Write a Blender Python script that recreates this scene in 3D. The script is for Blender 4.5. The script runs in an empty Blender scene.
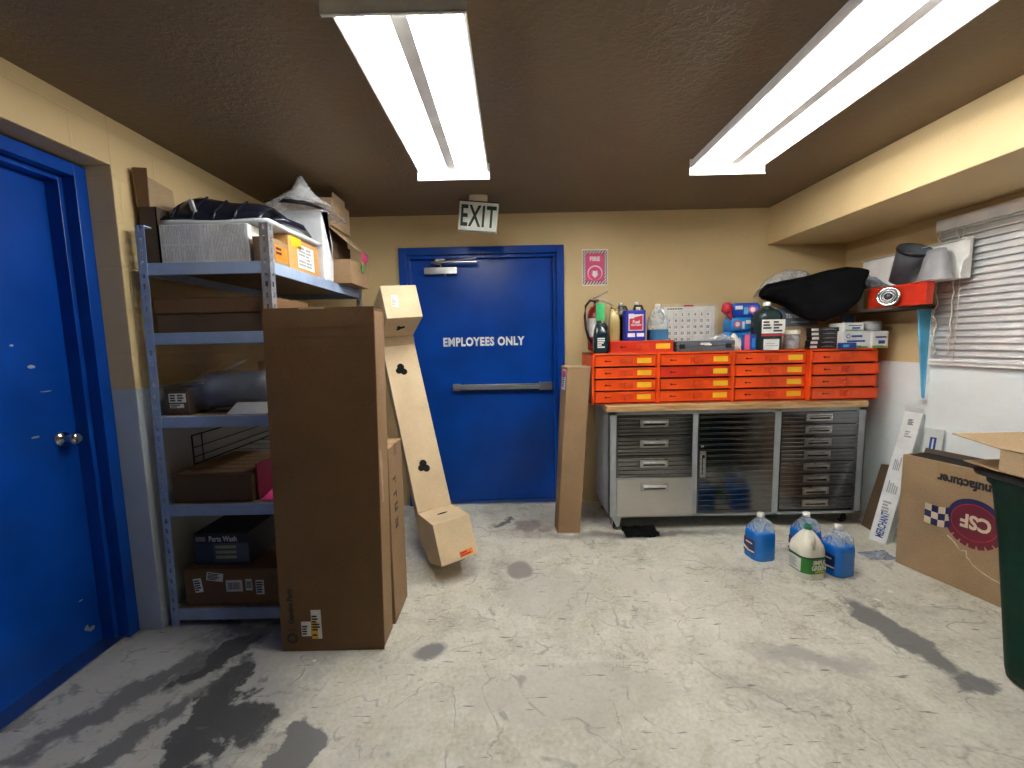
import bpy, bmesh, math, random
from mathutils import Vector, Matrix, noise

random.seed(7)
SC = bpy.context.scene
COL = SC.collection
PI = math.pi

# ------------------------------------------------------------------ materials
def nodes_of(name):
    m = bpy.data.materials.new(name)
    m.use_nodes = True
    nt = m.node_tree
    return m, nt, nt.nodes['Principled BSDF']

def tex_coord(nt):
    return nt.nodes.new('ShaderNodeTexCoord').outputs['Object']

def noise_node(nt, vec, scale, detail=4, rough=.55, dist=0):
    n = nt.nodes.new('ShaderNodeTexNoise')
    n.inputs['Scale'].default_value = scale
    n.inputs['Detail'].default_value = detail
    n.inputs['Roughness'].default_value = rough
    n.inputs['Distortion'].default_value = dist
    nt.links.new(vec, n.inputs['Vector'])
    return n

def ramp(nt, fac, stops):
    r = nt.nodes.new('ShaderNodeValToRGB')
    e = r.color_ramp.elements
    while len(e) < len(stops):
        e.new(.5)
    for i, (p, c) in enumerate(stops):
        e[i].position = p
        e[i].color = (c[0], c[1], c[2], 1) if hasattr(c, '__len__') else (c, c, c, 1)
    nt.links.new(fac, r.inputs['Fac'])
    return r.outputs['Color']

def mix(nt, fac, a, b, mode='MIX'):
    n = nt.nodes.new('ShaderNodeMix')
    n.data_type = 'RGBA'
    n.blend_type = mode
    for sock, v in ((n.inputs[0], fac), (n.inputs[6], a), (n.inputs[7], b)):
        if isinstance(v, bpy.types.NodeSocket):
            nt.links.new(v, sock)
        elif hasattr(v, '__len__'):
            sock.default_value = (v[0], v[1], v[2], 1)
        else:
            sock.default_value = v
    return n.outputs[2]

def mth(nt, op, a, b=None, c=None):
    n = nt.nodes.new('ShaderNodeMath')
    n.operation = op
    for i, v in enumerate((a, b, c)):
        if v is None:
            continue
        if isinstance(v, bpy.types.NodeSocket):
            nt.links.new(v, n.inputs[i])
        else:
            n.inputs[i].default_value = v
    return n.outputs[0]

def bump(nt, bs, height, strength, dist=.01):
    b = nt.nodes.new('ShaderNodeBump')
    b.inputs['Strength'].default_value = strength
    b.inputs['Distance'].default_value = dist
    nt.links.new(height, b.inputs['Height'])
    nt.links.new(b.outputs['Normal'], bs.inputs['Normal'])

def plain(name, col, rough=.5, metal=0, var=.12, scale=9, bmp=0, bscale=120, spec=None, coat=0):
    m, nt, bs = nodes_of(name)
    tc = tex_coord(nt)
    n = noise_node(nt, tc, scale, 3)
    lo = tuple(c * (1 - var) for c in col)
    hi = tuple(min(1, c * (1 + var)) for c in col)
    nt.links.new(ramp(nt, n.outputs['Fac'], [(.3, lo), (.7, hi)]), bs.inputs['Base Color'])
    bs.inputs['Roughness'].default_value = rough
    bs.inputs['Metallic'].default_value = metal
    if spec is not None:
        bs.inputs['Specular IOR Level'].default_value = spec
    if coat:
        bs.inputs['Coat Weight'].default_value = coat
    if bmp:
        b = noise_node(nt, tc, bscale, 3)
        bump(nt, bs, b.outputs['Fac'], bmp, .003)
    return m

def cardboard(name, col, rough=.75, flute_axis=2):
    m, nt, bs = nodes_of(name)
    tc = tex_coord(nt)
    n = noise_node(nt, tc, 3.0, 4)
    n2 = noise_node(nt, tc, 160, 2)
    c = ramp(nt, n.outputs['Fac'], [(.3, tuple(x * .86 for x in col)), (.7, tuple(min(1, x * 1.1) for x in col))])
    c = mix(nt, .10, c, ramp(nt, n2.outputs['Fac'], [(.35, (.12, .08, .05)), (.6, (1, .9, .75))]), 'OVERLAY')
    nt.links.new(c, bs.inputs['Base Color'])
    bs.inputs['Roughness'].default_value = rough
    bs.inputs['Specular IOR Level'].default_value = .25
    w = nt.nodes.new('ShaderNodeTexWave')
    w.bands_direction = 'XYZ'[flute_axis]
    w.inputs['Scale'].default_value = 40
    w.inputs['Distortion'].default_value = .4
    nt.links.new(tc, w.inputs['Vector'])
    bump(nt, bs, w.outputs['Fac'], .06, .002)
    return m

def film(name, col, alpha=.5, rough=.15):
    m, nt, bs = nodes_of(name)
    tc = tex_coord(nt)
    n = noise_node(nt, tc, 14, 4, .6, 1.5)
    bs.inputs['Base Color'].default_value = (*col, 1)
    bs.inputs['Roughness'].default_value = rough
    nt.links.new(ramp(nt, n.outputs['Fac'], [(.35, alpha * .55), (.65, min(1, alpha * 1.35))]), bs.inputs['Alpha'])
    bump(nt, bs, n.outputs['Fac'], .15, .01)
    return m

M = {}
BEIGE = (.66, .50, .262)

def wall_mat(name, col, strength=.35, blocks=False):
    m, nt, bs = nodes_of(name)
    tc = tex_coord(nt)
    big = noise_node(nt, tc, 1.6, 4)
    med = noise_node(nt, tc, 70, 3, .6)
    fin = noise_node(nt, tc, 190, 2, .5)
    c = ramp(nt, big.outputs['Fac'], [(.3, tuple(x * .93 for x in col)), (.7, tuple(x * 1.05 for x in col))])
    nt.links.new(c, bs.inputs['Base Color'])
    bs.inputs['Roughness'].default_value = .62
    h = mth(nt, 'ADD', mth(nt, 'MULTIPLY', med.outputs['Fac'], .7), mth(nt, 'MULTIPLY', fin.outputs['Fac'], .3))
    if blocks:
        sep = nt.nodes.new('ShaderNodeSeparateXYZ')
        nt.links.new(tc, sep.inputs[0])
        cmb = nt.nodes.new('ShaderNodeCombineXYZ')
        nt.links.new(mth(nt, 'ADD', sep.outputs['X'], sep.outputs['Y']), cmb.inputs['X'])
        nt.links.new(mth(nt, 'ADD', sep.outputs['Z'], .02), cmb.inputs['Y'])
        br = nt.nodes.new('ShaderNodeTexBrick')
        br.inputs['Scale'].default_value = 1
        br.inputs['Brick Width'].default_value = .406
        br.inputs['Row Height'].default_value = .203
        br.inputs['Mortar Size'].default_value = .006
        br.inputs['Mortar Smooth'].default_value = .5
        nt.links.new(cmb.outputs[0], br.inputs['Vector'])
        h = mth(nt, 'SUBTRACT', mth(nt, 'MULTIPLY', h, .5), mth(nt, 'MULTIPLY', br.outputs['Fac'], .7))
    bump(nt, bs, h, strength, .01)
    return m

M['wall'] = wall_mat('beige_orange_peel_paint', BEIGE)
M['block'] = wall_mat('beige_painted_block', BEIGE, .35, True)
M['wainscot'] = wall_mat('pale_grey_paint', (.88, .95, .96), .10)
M['wainblock'] = wall_mat('pale_grey_painted_block', (.52, .57, .60), .25, False)

def ceiling_mat():
    m, nt, bs = nodes_of('knockdown_ceiling_paint')
    tc = tex_coord(nt)
    n = noise_node(nt, tc, 34, 4, .6, .6)
    f = noise_node(nt, tc, 110, 2)
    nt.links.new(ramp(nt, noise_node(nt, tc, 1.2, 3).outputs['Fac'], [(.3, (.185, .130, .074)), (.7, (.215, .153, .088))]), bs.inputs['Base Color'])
    bs.inputs['Roughness'].default_value = .6
    h = mth(nt, 'ADD', ramp(nt, n.outputs['Fac'], [(.46, 0.), (.60, 1.)]), mth(nt, 'MULTIPLY', f.outputs['Fac'], .3))
    bump(nt, bs, h, .55, .008)
    return m
M['ceiling'] = ceiling_mat()

def floor_mat():
    m, nt, bs = nodes_of('worn_concrete')
    L = nt.links.new
    tc = tex_coord(nt)
    sep = nt.nodes.new('ShaderNodeSeparateXYZ'); L(tc, sep.inputs[0])
    X, Y = sep.outputs['X'], sep.outputs['Y']
    n1 = noise_node(nt, tc, 1.7, 6, .6, .3)
    n2 = noise_node(nt, tc, 6.5, 6, .65, .4)
    n3 = noise_node(nt, tc, 60, 4, .6)
    warp = noise_node(nt, tc, 5.5, 5, .65)
    ws = nt.nodes.new('ShaderNodeSeparateColor'); L(warp.outputs['Color'], ws.inputs[0])
    wx = mth(nt, 'SUBTRACT', ws.outputs[0], .5)
    wy = mth(nt, 'SUBTRACT', ws.outputs[1], .5)

    def blob(cx, cy, rx, ry, ang, warpamt=.35, soft=.12):
        ca, sa = math.cos(ang), math.sin(ang)
        dx = mth(nt, 'ADD', mth(nt, 'SUBTRACT', X, cx), mth(nt, 'MULTIPLY', wx, warpamt))
        dy = mth(nt, 'ADD', mth(nt, 'SUBTRACT', Y, cy), mth(nt, 'MULTIPLY', wy, warpamt))
        u = mth(nt, 'DIVIDE', mth(nt, 'ADD', mth(nt, 'MULTIPLY', dx, ca), mth(nt, 'MULTIPLY', dy, sa)), rx)
        v = mth(nt, 'DIVIDE', mth(nt, 'SUBTRACT', mth(nt, 'MULTIPLY', dy, ca), mth(nt, 'MULTIPLY', dx, sa)), ry)
        d = mth(nt, 'SQRT', mth(nt, 'ADD', mth(nt, 'MULTIPLY', u, u), mth(nt, 'MULTIPLY', v, v)))
        mr = nt.nodes.new('ShaderNodeMapRange')
        mr.inputs['From Min'].default_value = 1 - soft
        mr.inputs['From Max'].default_value = 1 + soft
        mr.inputs['To Min'].default_value = 1
        mr.inputs['To Max'].default_value = 0
        L(d, mr.inputs['Value'])
        return mr.outputs[0]

    c = ramp(nt, n1.outputs['Fac'], [(.25, (.56, .55, .48)), (.5, (.66, .65, .58)), (.75, (.74, .73, .66))])
    c = mix(nt, .62, c, ramp(nt, n2.outputs['Fac'], [(.30, (.27, .26, .23)), (.46, (.47, .46, .43)), (.56, (.53, .52, .49)), (.72, (.70, .69, .65))]), 'OVERLAY')
    c = mix(nt, .5, c, ramp(nt, n3.outputs['Fac'], [(.3, .25), (.7, .75)]), 'OVERLAY')
    dn = noise_node(nt, tc, 2.3, 9, .72, .5)
    c = mix(nt, 1, c, ramp(nt, dn.outputs['Fac'], [(.30, .62), (.43, .90), (.55, 1.0), (.70, 1.06)]), 'MULTIPLY')
    gn = noise_node(nt, tc, 17, 6, .75, .3)
    c = mix(nt, mth(nt, 'MULTIPLY', ramp(nt, gn.outputs['Fac'], [(.55, 0.), (.68, .65)]), ramp(nt, dn.outputs['Fac'], [(.40, 1.), (.58, .2)])), c, (.24, .235, .215))
    # remains of grey paint along the left side
    lm = nt.nodes.new('ShaderNodeMapRange')
    L(mth(nt, 'ADD', X, mth(nt, 'MULTIPLY', wx, .9)), lm.inputs['Value'])
    lm.inputs['From Min'].default_value = -1.06; lm.inputs['From Max'].default_value = -.86
    lm.inputs['To Min'].default_value = .75; lm.inputs['To Max'].default_value = 0
    c = mix(nt, lm.outputs[0], c, (.38, .385, .385))
    st = noise_node(nt, tc, 3.2, 6, .7, 1.2)
    # pale flaked areas and dark streaks inside the painted side
    c = mix(nt, mth(nt, 'MULTIPLY', lm.outputs[0], ramp(nt, st.outputs['Fac'], [(.50, 0.), (.56, .9)])), c, (.47, .455, .42))
    c = mix(nt, mth(nt, 'MULTIPLY', lm.outputs[0], ramp(nt, n2.outputs['Fac'], [(.36, .75), (.42, 0.)])), c, (.11, .115, .12))
    for (cx, cy, rx, ry, a, w, s, col) in (
        (-1.20, 1.47, .10, .30, .25, .40, .10, (.075, .078, .082)),
        (-1.07, 1.46, .13, .07, -.5, .30, .12, (.08, .082, .086)),
        (-1.62, 1.55, .07, .40, -.55, .45, .25, (.17, .172, .175)),
        (-1.45, 1.36, .05, .28, -.5, .4, .25, (.15, .152, .155)),
        (-1.0, 1.95, .16, .05, .4, .4, .3, (.16, .162, .165)),
        (-1.36, 1.80, .06, .22, -.5, .30, .10, (.075, .078, .082)),
        (-1.28, 1.98, .30, .07, .1, .4, .3, (.14, .14, .145)),
        (-.80, 1.32, .085, .13, -.2, .22, .06, (.19, .19, .19)),
        (-.41, 1.79, .075, .045, 0, .15, .25, (.22, .22, .215)),
        (1.80, 1.86, .080, .26, .12, .20, .12, (.19, .19, .185)),
        (1.85, 1.57, .085, .045, .1, .20, .18, (.20, .20, .195)),
        (1.30, 1.72, .22, .05, -.2, .35, .5, (.40, .39, .36)),
        (.02, 2.47, .085, .10, 0, .08, .12, (.31, .28, .25)),
        (.10, 3.05, .16, .12, 0, .5, .4, (.30, .25, .235)),
        (-.12, 3.18, .09, .05, .5, .4, .3, (.12, .12, .12)),
        (1.0, 2.92, .7, .05, 0, .2, .6, (.2, .19, .175)),
    ):
        c = mix(nt, blob(cx, cy, rx, ry, a, w, s), c, col)
    for (cx, cy, rx, ry, a, w, s, col) in (
        (.2, 2.2, .30, .20, .3, .5, .10, (.55, .53, .475)),
        (.75, 2.35, .22, .12, -.3, .5, .10, (.57, .545, .49)),
        (.2, 1.55, .42, .16, 0, .4, .08, (.55, .525, .47)),
        (1.62, 2.19, .14, .022, -.5, .18, .2, (.72, .70, .64)),
        (1.55, 2.09, .12, .02, .4, .18, .2, (.70, .68, .62)),
        (-.9, 1.9, .3, .10, .8, .5, .2, (.44, .43, .40)),
    ):
        c = mix(nt, mth(nt, 'MULTIPLY', blob(cx, cy, rx, ry, a, w, s), .55), c, col)
    # outlines of old coatings: thin contour lines, plus hairline cracks
    cn = noise_node(nt, tc, 2.1, 3, .5, .5)
    line = ramp(nt, mth(nt, 'ABSOLUTE', mth(nt, 'SUBTRACT', cn.outputs['Fac'], .52)), [(.001, .55), (.007, 0.)])
    gate = ramp(nt, n2.outputs['Fac'], [(.46, 0.), (.56, 1.)])
    c = mix(nt, mth(nt, 'MULTIPLY', line, gate), c, (.16, .155, .145))
    cn2 = noise_node(nt, tc, 4.3, 3, .5, .8)
    line2 = ramp(nt, mth(nt, 'ABSOLUTE', mth(nt, 'SUBTRACT', cn2.outputs['Fac'], .45)), [(.001, .5), (.006, 0.)])
    gate2 = ramp(nt, n1.outputs['Fac'], [(.52, 0.), (.58, 1.)])
    c = mix(nt, mth(nt, 'MULTIPLY', line2, gate2), c, (.20, .19, .17))
    vo = nt.nodes.new('ShaderNodeTexVoronoi'); vo.feature = 'DISTANCE_TO_EDGE'
    vo.inputs['Scale'].default_value = 1.5
    wv = nt.nodes.new('ShaderNodeVectorMath'); wv.operation = 'MULTIPLY_ADD'
    L(warp.outputs['Color'], wv.inputs[0]); wv.inputs[1].default_value = (.35, .35, .35); L(tc, wv.inputs[2])
    L(wv.outputs[0], vo.inputs['Vector'])
    crack = ramp(nt, vo.outputs['Distance'], [(.002, .55), (.008, 0.)])
    c = mix(nt, mth(nt, 'MULTIPLY', crack, ramp(nt, n1.outputs['Fac'], [(.44, 1.), (.52, 0.)])), c, (.17, .165, .155))
    # small scuffs
    sc = nt.nodes.new('ShaderNodeMapping'); L(tc, sc.inputs['Vector']); sc.inputs['Scale'].default_value = (5, 34, 1); sc.inputs['Rotation'].default_value = (0, 0, .5)
    sn = noise_node(nt, sc.outputs[0], 1.6, 2)
    c = mix(nt, ramp(nt, sn.outputs['Fac'], [(.66, 0.), (.72, .8)]), c, (.15, .145, .14))
    # control joint across the slab
    jd = mth(nt, 'ABSOLUTE', mth(nt, 'SUBTRACT', mth(nt, 'ADD', Y, mth(nt, 'MULTIPLY', wy, .012)), 1.715))
    c = mix(nt, mth(nt, 'MULTIPLY', ramp(nt, jd, [(.002, .7), (.006, 0.)]), mth(nt, 'MULTIPLY', mth(nt, 'GREATER_THAN', X, -.98), mth(nt, 'LESS_THAN', X, 1.05))), c, (.66, .64, .59))
    L(c, bs.inputs['Base Color'])
    bs.inputs['Roughness'].default_value = .62
    h = mth(nt, 'ADD', mth(nt, 'MULTIPLY', n2.outputs['Fac'], .5), mth(nt, 'MULTIPLY', n3.outputs['Fac'], .3))
    h = mth(nt, 'SUBTRACT', h, mth(nt, 'MULTIPLY', crack, .4))
    bump(nt, bs, h, .35, .008)
    return m
M['floor'] = floor_mat()

M['blue'] = plain('blue_door_paint', (.0015, .056, .355), .30, 0, .2, 3, .12, 60, .3)
M['blue2'] = plain('blue_frame_paint', (.002, .054, .34), .28, 0, .15, 5, 0, 120, .35)
M['white'] = plain('white_enamel', (.85, .85, .83), .35)
M['reflector'] = plain('white_reflector', (.9, .9, .88), .3)
M['paper'] = plain('white_paper', (.80, .80, .77), .7)
M['ink'] = plain('black_ink', (.02, .02, .022), .6)
M['greyink'] = plain('grey_ink', (.36, .37, .40), .7)
M['kraft'] = cardboard('kraft_board', (.33, .215, .12))
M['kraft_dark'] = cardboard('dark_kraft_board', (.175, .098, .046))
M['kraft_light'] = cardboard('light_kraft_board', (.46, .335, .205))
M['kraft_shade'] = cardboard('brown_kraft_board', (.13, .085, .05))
M['kraft_pale'] = cardboard('pale_kraft_board', (.72, .56, .365))
M['kraft_print'] = cardboard('printed_kraft_board', (.37, .255, .15))
M['tape'] = plain('packing_tape', (.38, .25, .13), .25)
M['black'] = plain('black_plastic', (.012, .012, .014), .35)
M['blackmat'] = plain('black_cloth', (.0025, .0025, .0035), .85, 0, .3, 20, .4, 60, .15)
M['navy'] = plain('dark_navy_plastic', (.012, .014, .028), .22)
M['rack'] = plain('blue_grey_rack_paint', (.33, .44, .64), .42)
M['galv'] = plain('galvanised_post', (.36, .38, .42), .40, .6, .2, 30)
M['chip'] = plain('shelf_board', (.30, .22, .14), .8, 0, .3, 40)
M['orange'] = plain('orange_red_enamel', (.84, .082, .006), .38, 0, .12, 8)
M['latch'] = plain('dark_orange_latch', (.68, .062, .008), .4)
M['red'] = plain('bright_red_enamel', (.66, .035, .012), .35, 0, .1)
M['yellow'] = plain('yellow_card', (.90, .55, .02), .6, 0, .05)
M['dark'] = plain('dark_gap', (.012, .010, .010), .9)
M['benchframe'] = plain('grey_bench_paint', (.40, .43, .46), .40, .25)
M['chrome'] = plain('chrome', (.75, .76, .78), .10, 1, .04)
M['alu'] = plain('satin_aluminium', (.62, .63, .65), .30, 1, .06)
M['rubber'] = plain('black_rubber', (.02, .02, .02), .8)
M['signpink'] = plain('faded_red_sign', (.70, .05, .20), .45)
M['signwhite'] = plain('sign_white', (.86, .80, .80), .45)
M['exitface'] = plain('exit_sign_face', (.72, .76, .68), .5)
M['exitgreen'] = plain('exit_dark_green', (.006, .03, .018), .5)
M['green_dk'] = plain('dark_green_bin_plastic', (.002, .030, .018), .5, 0, .2, 30, .2, 200, .2)
M['green_lab'] = plain('green_label', (.03, .26, .03), .45)
M['greencap'] = plain('green_cap', (.02, .22, .12), .4)
M['greentag'] = plain('green_tag', (.06, .62, .20), .6)
M['hdpe'] = plain('white_jug_plastic', (.80, .78, .68), .38)
M['bluefluid'] = plain('blue_washer_fluid', (.002, .17, .66), .18, 0, .06, 6, coat=.4)
M['palefluid'] = plain('muted_blue_fluid', (.05, .19, .36), .25)
M['navylab'] = plain('navy_label', (.012, .02, .14), .4)
M['bluecan'] = plain('blue_can', (.022, .03, .36), .35)
M['redlab'] = plain('red_label', (.55, .02, .05), .4)
M['lblue'] = plain('bright_blue_wrap', (.02, .25, .68), .3)
M['wrapblue'] = plain('royal_blue_wrap', (.02, .08, .50), .3)
M['cyan'] = plain('light_blue_panel', (.12, .50, .80), .45)
M['pink'] = plain('hot_pink_paper', (.85, .06, .28), .6)
M['pinkbox'] = plain('pink_print', (.70, .10, .22), .45)
M['gold'] = plain('gold_bottle', (.42, .32, .13), .35, .1)
M['teal_dk'] = plain('dark_teal_bottle', (.008, .030, .040), .22)
M['greenjug'] = plain('dark_green_fluid', (.018, .035, .035), .2)
M['case'] = plain('grey_tool_case', (.10, .115, .14), .45)
M['greyblue'] = plain('grey_blue_carton', (.10, .12, .17), .5)
M['whitebox'] = plain('white_carton', (.74, .76, .76), .55)
M['lime'] = plain('lime_print', (.16, .42, .10), .6)
M['blueprint'] = plain('blue_print', (.02, .06, .32), .5)
M['extred'] = plain('extinguisher_red', (.32, .015, .02), .3)
M['foam'] = plain('white_foam', (.72, .75, .80), .7, 0, .06, 30)
M['orangelab'] = plain('orange_sticker', (.95, .24, .02), .5)
M['tanbox'] = cardboard('orange_tan_board', (.60, .33, .12))
M['greycyl'] = plain('grey_wrapped_roll', (.30, .31, .33), .4)
M['greyplastic'] = plain('grey_moulded_plastic', (.36, .37, .39), .4)
M['darkcarton'] = plain('charcoal_carton', (.045, .045, .05), .6)
M['mutedblue'] = plain('muted_blue_print', (.05, .07, .13), .6)
M['olive'] = plain('olive_print', (.42, .42, .20), .6)
M['glassdark'] = plain('dark_night_glass', (.02, .022, .025), .05)
M['blind'] = plain('white_blind_slat', (.90, .93, .95), .5)
M['cord'] = plain('cream_cord', (.75, .70, .58), .8)
M['maroon'] = plain('maroon_print', (.16, .012, .03), .55)
M['logonavy'] = plain('navy_print', (.02, .022, .10), .55)
M['cream'] = plain('cream_print', (.66, .56, .40), .6)
M['film'] = film('clear_plastic_film', (.85, .88, .92), .36)
M['filmblue'] = film('blue_grey_plastic_film', (.50, .58, .72), .5)
M['thinfilm'] = film('thin_clear_wrap', (.70, .74, .80), .20, .08)
M['clearplastic'] = film('clear_jug_plastic', (.72, .84, .92), .34, .2)
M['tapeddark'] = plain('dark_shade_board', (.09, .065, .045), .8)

def wood_mat():
    m, nt, bs = nodes_of('maple_butcher_block')
    tc = tex_coord(nt)
    mp = nt.nodes.new('ShaderNodeMapping'); mp.inputs['Scale'].default_value = (1.2, 14, 14)
    nt.links.new(tc, mp.inputs['Vector'])
    n = noise_node(nt, mp.outputs[0], 3, 5, .6, .8)
    nt.links.new(ramp(nt, n.outputs['Fac'], [(.3, (.36, .20, .085)), (.55, (.60, .39, .19)), (.75, (.72, .50, .27))]), bs.inputs['Base Color'])
    bs.inputs['Roughness'].default_value = .4
    return m
M['wood'] = wood_mat()

def steel_mat(name, col, rough):
    m, nt, bs = nodes_of(name)
    tc = tex_coord(nt)
    mp = nt.nodes.new('ShaderNodeMapping'); mp.inputs['Scale'].default_value = (3, 3, 90)
    nt.links.new(tc, mp.inputs['Vector'])
    n = noise_node(nt, mp.outputs[0], 4, 3)
    nt.links.new(ramp(nt, n.outputs['Fac'], [(.3, tuple(c * .85 for c in col)), (.7, col)]), bs.inputs['Base Color'])
    bs.inputs['Metallic'].default_value = 1
    nt.links.new(ramp(nt, n.outputs['Fac'], [(.2, rough * .8), (.8, rough * 1.25)]), bs.inputs['Roughness'])
    bump(nt, bs, n.outputs['Fac'], .05, .002)
    return m
M['steel'] = steel_mat('stainless_steel', (.21, .21, .22), .14)
M['steel2'] = steel_mat('brushed_stainless_steel', (.62, .61, .59), .36)
M['handle'] = steel_mat('handle_steel', (.55, .55, .56), .28)

def tube_mat():
    m, nt, bs = nodes_of('lit_fluorescent_tube')
    bs.inputs['Base Color'].default_value = (.9, .9, .9, 1)
    bs.inputs['Emission Color'].default_value = (1, .985, .94, 1)
    bs.inputs['Emission Strength'].default_value = 53
    return m
M['tube'] = tube_mat()

# ------------------------------------------------------------------ mesh helpers
class MB:
    def __init__(self):
        self.v = []; self.f = []; self.m = []; self.s = []

    def add(self, verts, faces, mi=0, smooth=False, mtx=None):
        o = len(self.v)
        for p in verts:
            p = Vector(p)
            if mtx is not None:
                p = mtx @ p
            self.v.append(p)
        for f in faces:
            self.f.append([i + o for i in f]); self.m.append(mi); self.s.append(smooth)
        return self

    def box(self, x0, x1, y0, y1, z0, z1, mi=0, mtx=None):
        v = [(x0, y0, z0), (x1, y0, z0), (x1, y1, z0), (x0, y1, z0), (x0, y0, z1), (x1, y0, z1), (x1, y1, z1), (x0, y1, z1)]
        return self.add(v, [(0, 3, 2, 1), (4, 5, 6, 7), (0, 1, 5, 4), (1, 2, 6, 5), (2, 3, 7, 6), (3, 0, 4, 7)], mi, False, mtx)

    def hexa(self, pts, mi=0, mtx=None):       # bottom four, top four, both counter-clockwise from above
        return self.add(pts, [(0, 3, 2, 1), (4, 5, 6, 7), (0, 1, 5, 4), (1, 2, 6, 5), (2, 3, 7, 6), (3, 0, 4, 7)], mi, False, mtx)

    def prism(self, poly, d0, d1, axis='y', mi=0, mtx=None, smooth=False):
        # poly: (a, b) pairs, extruded along axis
        def P(a, b, d):
            return {'y': (a, d, b), 'x': (d, a, b), 'z': (a, b, d)}[axis]
        n = len(poly)
        v = [P(a, b, d0) for a, b in poly] + [P(a, b, d1) for a, b in poly]
        o = len(self.f)
        self.add(v, [tuple(range(n)), tuple(range(2 * n - 1, n - 1, -1))], mi, False, mtx)
        base = len(self.v) - 2 * n
        for i in range(n):
            j = (i + 1) % n
            self.f.append([base + j, base + i, base + n + i, base + n + j]); self.m.append(mi); self.s.append(smooth)
        return self

    def loft(self, rings, mi=0, smooth=True, cap0=True, cap1=True, mtx=None, mis=None):
        n = len(rings[0]); v = [p for r in rings for p in r]
        o = len(self.v)
        self.add(v, [], mi, smooth, mtx)
        for k in range(len(rings) - 1):
            for i in range(n):
                j = (i + 1) % n
                self.f.append([o + k * n + i, o + k * n + j, o + (k + 1) * n + j, o + (k + 1) * n + i])
                self.m.append(mis[k] if mis else mi); self.s.append(smooth)
        if cap0:
            self.f.append([o + i for i in range(n - 1, -1, -1)]); self.m.append(mis[0] if mis else mi); self.s.append(False)
        if cap1:
            q = o + (len(rings) - 1) * n
            self.f.append([q + i for i in range(n)]); self.m.append(mis[-1] if mis else mi); self.s.append(False)
        return self

    def lathe(self, prof, c=(0, 0, 0), seg=24, mi=0, mtx=None, smooth=True, cap0=True, cap1=True, mis=None):
        rings = [[(c[0] + r * math.cos(2 * PI * i / seg), c[1] + r * math.sin(2 * PI * i / seg), c[2] + z) for i in range(seg)] for r, z in prof]
        return self.loft(rings, mi, smooth, cap0, cap1, mtx, mis)

    def tube(self, path, r, seg=8, mi=0, mtx=None, closed=False):
        pts = [Vector(p) for p in path]; rings = []
        up = Vector((0, 0, 1))
        for i, p in enumerate(pts):
            a = pts[max(i - 1, 0)]; b = pts[min(i + 1, len(pts) - 1)]
            t = (b - a).normalized()
            u = up if abs(t.dot(up)) < .95 else Vector((1, 0, 0))
            s = t.cross(u).normalized(); w = s.cross(t)
            rr = r[i] if hasattr(r, '__len__') else r
            rings.append([p + s * (rr * math.cos(2 * PI * k / seg)) + w * (rr * math.sin(2 * PI * k / seg)) for k in range(seg)])
        return self.loft(rings, mi, True, True, True, mtx)

    def sheet(self, grid, thick=.002, mi=0, smooth=True, mtx=None):
        # grid[i][j] -> point: a surface with real thickness
        R, C = len(grid), len(grid[0])
        P = [[Vector(p) for p in r] for r in grid]
        N = [[None] * C for _ in range(R)]
        for i in range(R):
            for j in range(C):
                du = P[min(i + 1, R - 1)][j] - P[max(i - 1, 0)][j]
                dv = P[i][min(j + 1, C - 1)] - P[i][max(j - 1, 0)]
                n = du.cross(dv)
                N[i][j] = n.normalized() if n.length > 1e-9 else Vector((0, 0, 1))
        v = [P[i][j] for i in range(R) for j in range(C)] + [P[i][j] - N[i][j] * thick for i in range(R) for j in range(C)]
        o = R * C; f = []
        idx = lambda i, j: i * C + j
        for i in range(R - 1):
            for j in range(C - 1):
                f.append((idx(i, j), idx(i + 1, j), idx(i + 1, j + 1), idx(i, j + 1)))
                f.append((o + idx(i, j), o + idx(i, j + 1), o + idx(i + 1, j + 1), o + idx(i + 1, j)))
        for i in range(R - 1):
            for j in (0, C - 1):
                q = (idx(i, j), idx(i + 1, j), o + idx(i + 1, j), o + idx(i, j))
                f.append(q if j else q[::-1])
        for j in range(C - 1):
            for i in (0, R - 1):
                q = (idx(i, j), idx(i, j + 1), o + idx(i, j + 1), o + idx(i, j))
                f.append(q[::-1] if i else q)
        return self.add(v, f, mi, smooth, mtx)

    def build(self, name, mats, parent=None, local=False, bevel=0, seg=2, subsurf=0):
        off = Vector((0, 0, 0))
        if parent is not None and not local:
            q = parent
            while q is not None:
                off += Vector(q.location); q = q.parent
        me = bpy.data.meshes.new(name)
        me.from_pydata([tuple(p - off) for p in self.v], [], self.f)
        if not isinstance(mats, (list, tuple)):
            mats = [mats]
        for m in mats:
            me.materials.append(M[m] if isinstance(m, str) else m)
        for p, mi, s in zip(me.polygons, self.m, self.s):
            p.material_index = mi; p.use_smooth = s
        bm = bmesh.new(); bm.from_mesh(me)
        bmesh.ops.recalc_face_normals(bm, faces=bm.faces); bm.to_mesh(me); bm.free()
        me.update()
        o = bpy.data.objects.new(name, me)
        COL.objects.link(o)
        if parent is not None:
            o.parent = parent
        if bevel:
            b = o.modifiers.new('bevel', 'BEVEL'); b.width = bevel; b.segments = seg; b.limit_method = 'ANGLE'; b.angle_limit = .6
        if subsurf:
            s = o.modifiers.new('subsurf', 'SUBSURF'); s.levels = subsurf; s.render_levels = subsurf
        return o

def tag(o, label=None, cat=None, group=None, kind=None):
    if label: o['label'] = label
    if cat: o['category'] = cat
    if group: o['group'] = group
    if kind: o['kind'] = kind
    return o

def thing(name, label, cat, loc=(0, 0, 0), rotz=0, group=None, kind=None):
    o = bpy.data.objects.new(name, None)
    o.empty_display_size = .05
    COL.objects.link(o)
    o.location = loc; o.rotation_euler = (0, 0, rotz)
    return tag(o, label, cat, group, kind)

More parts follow.
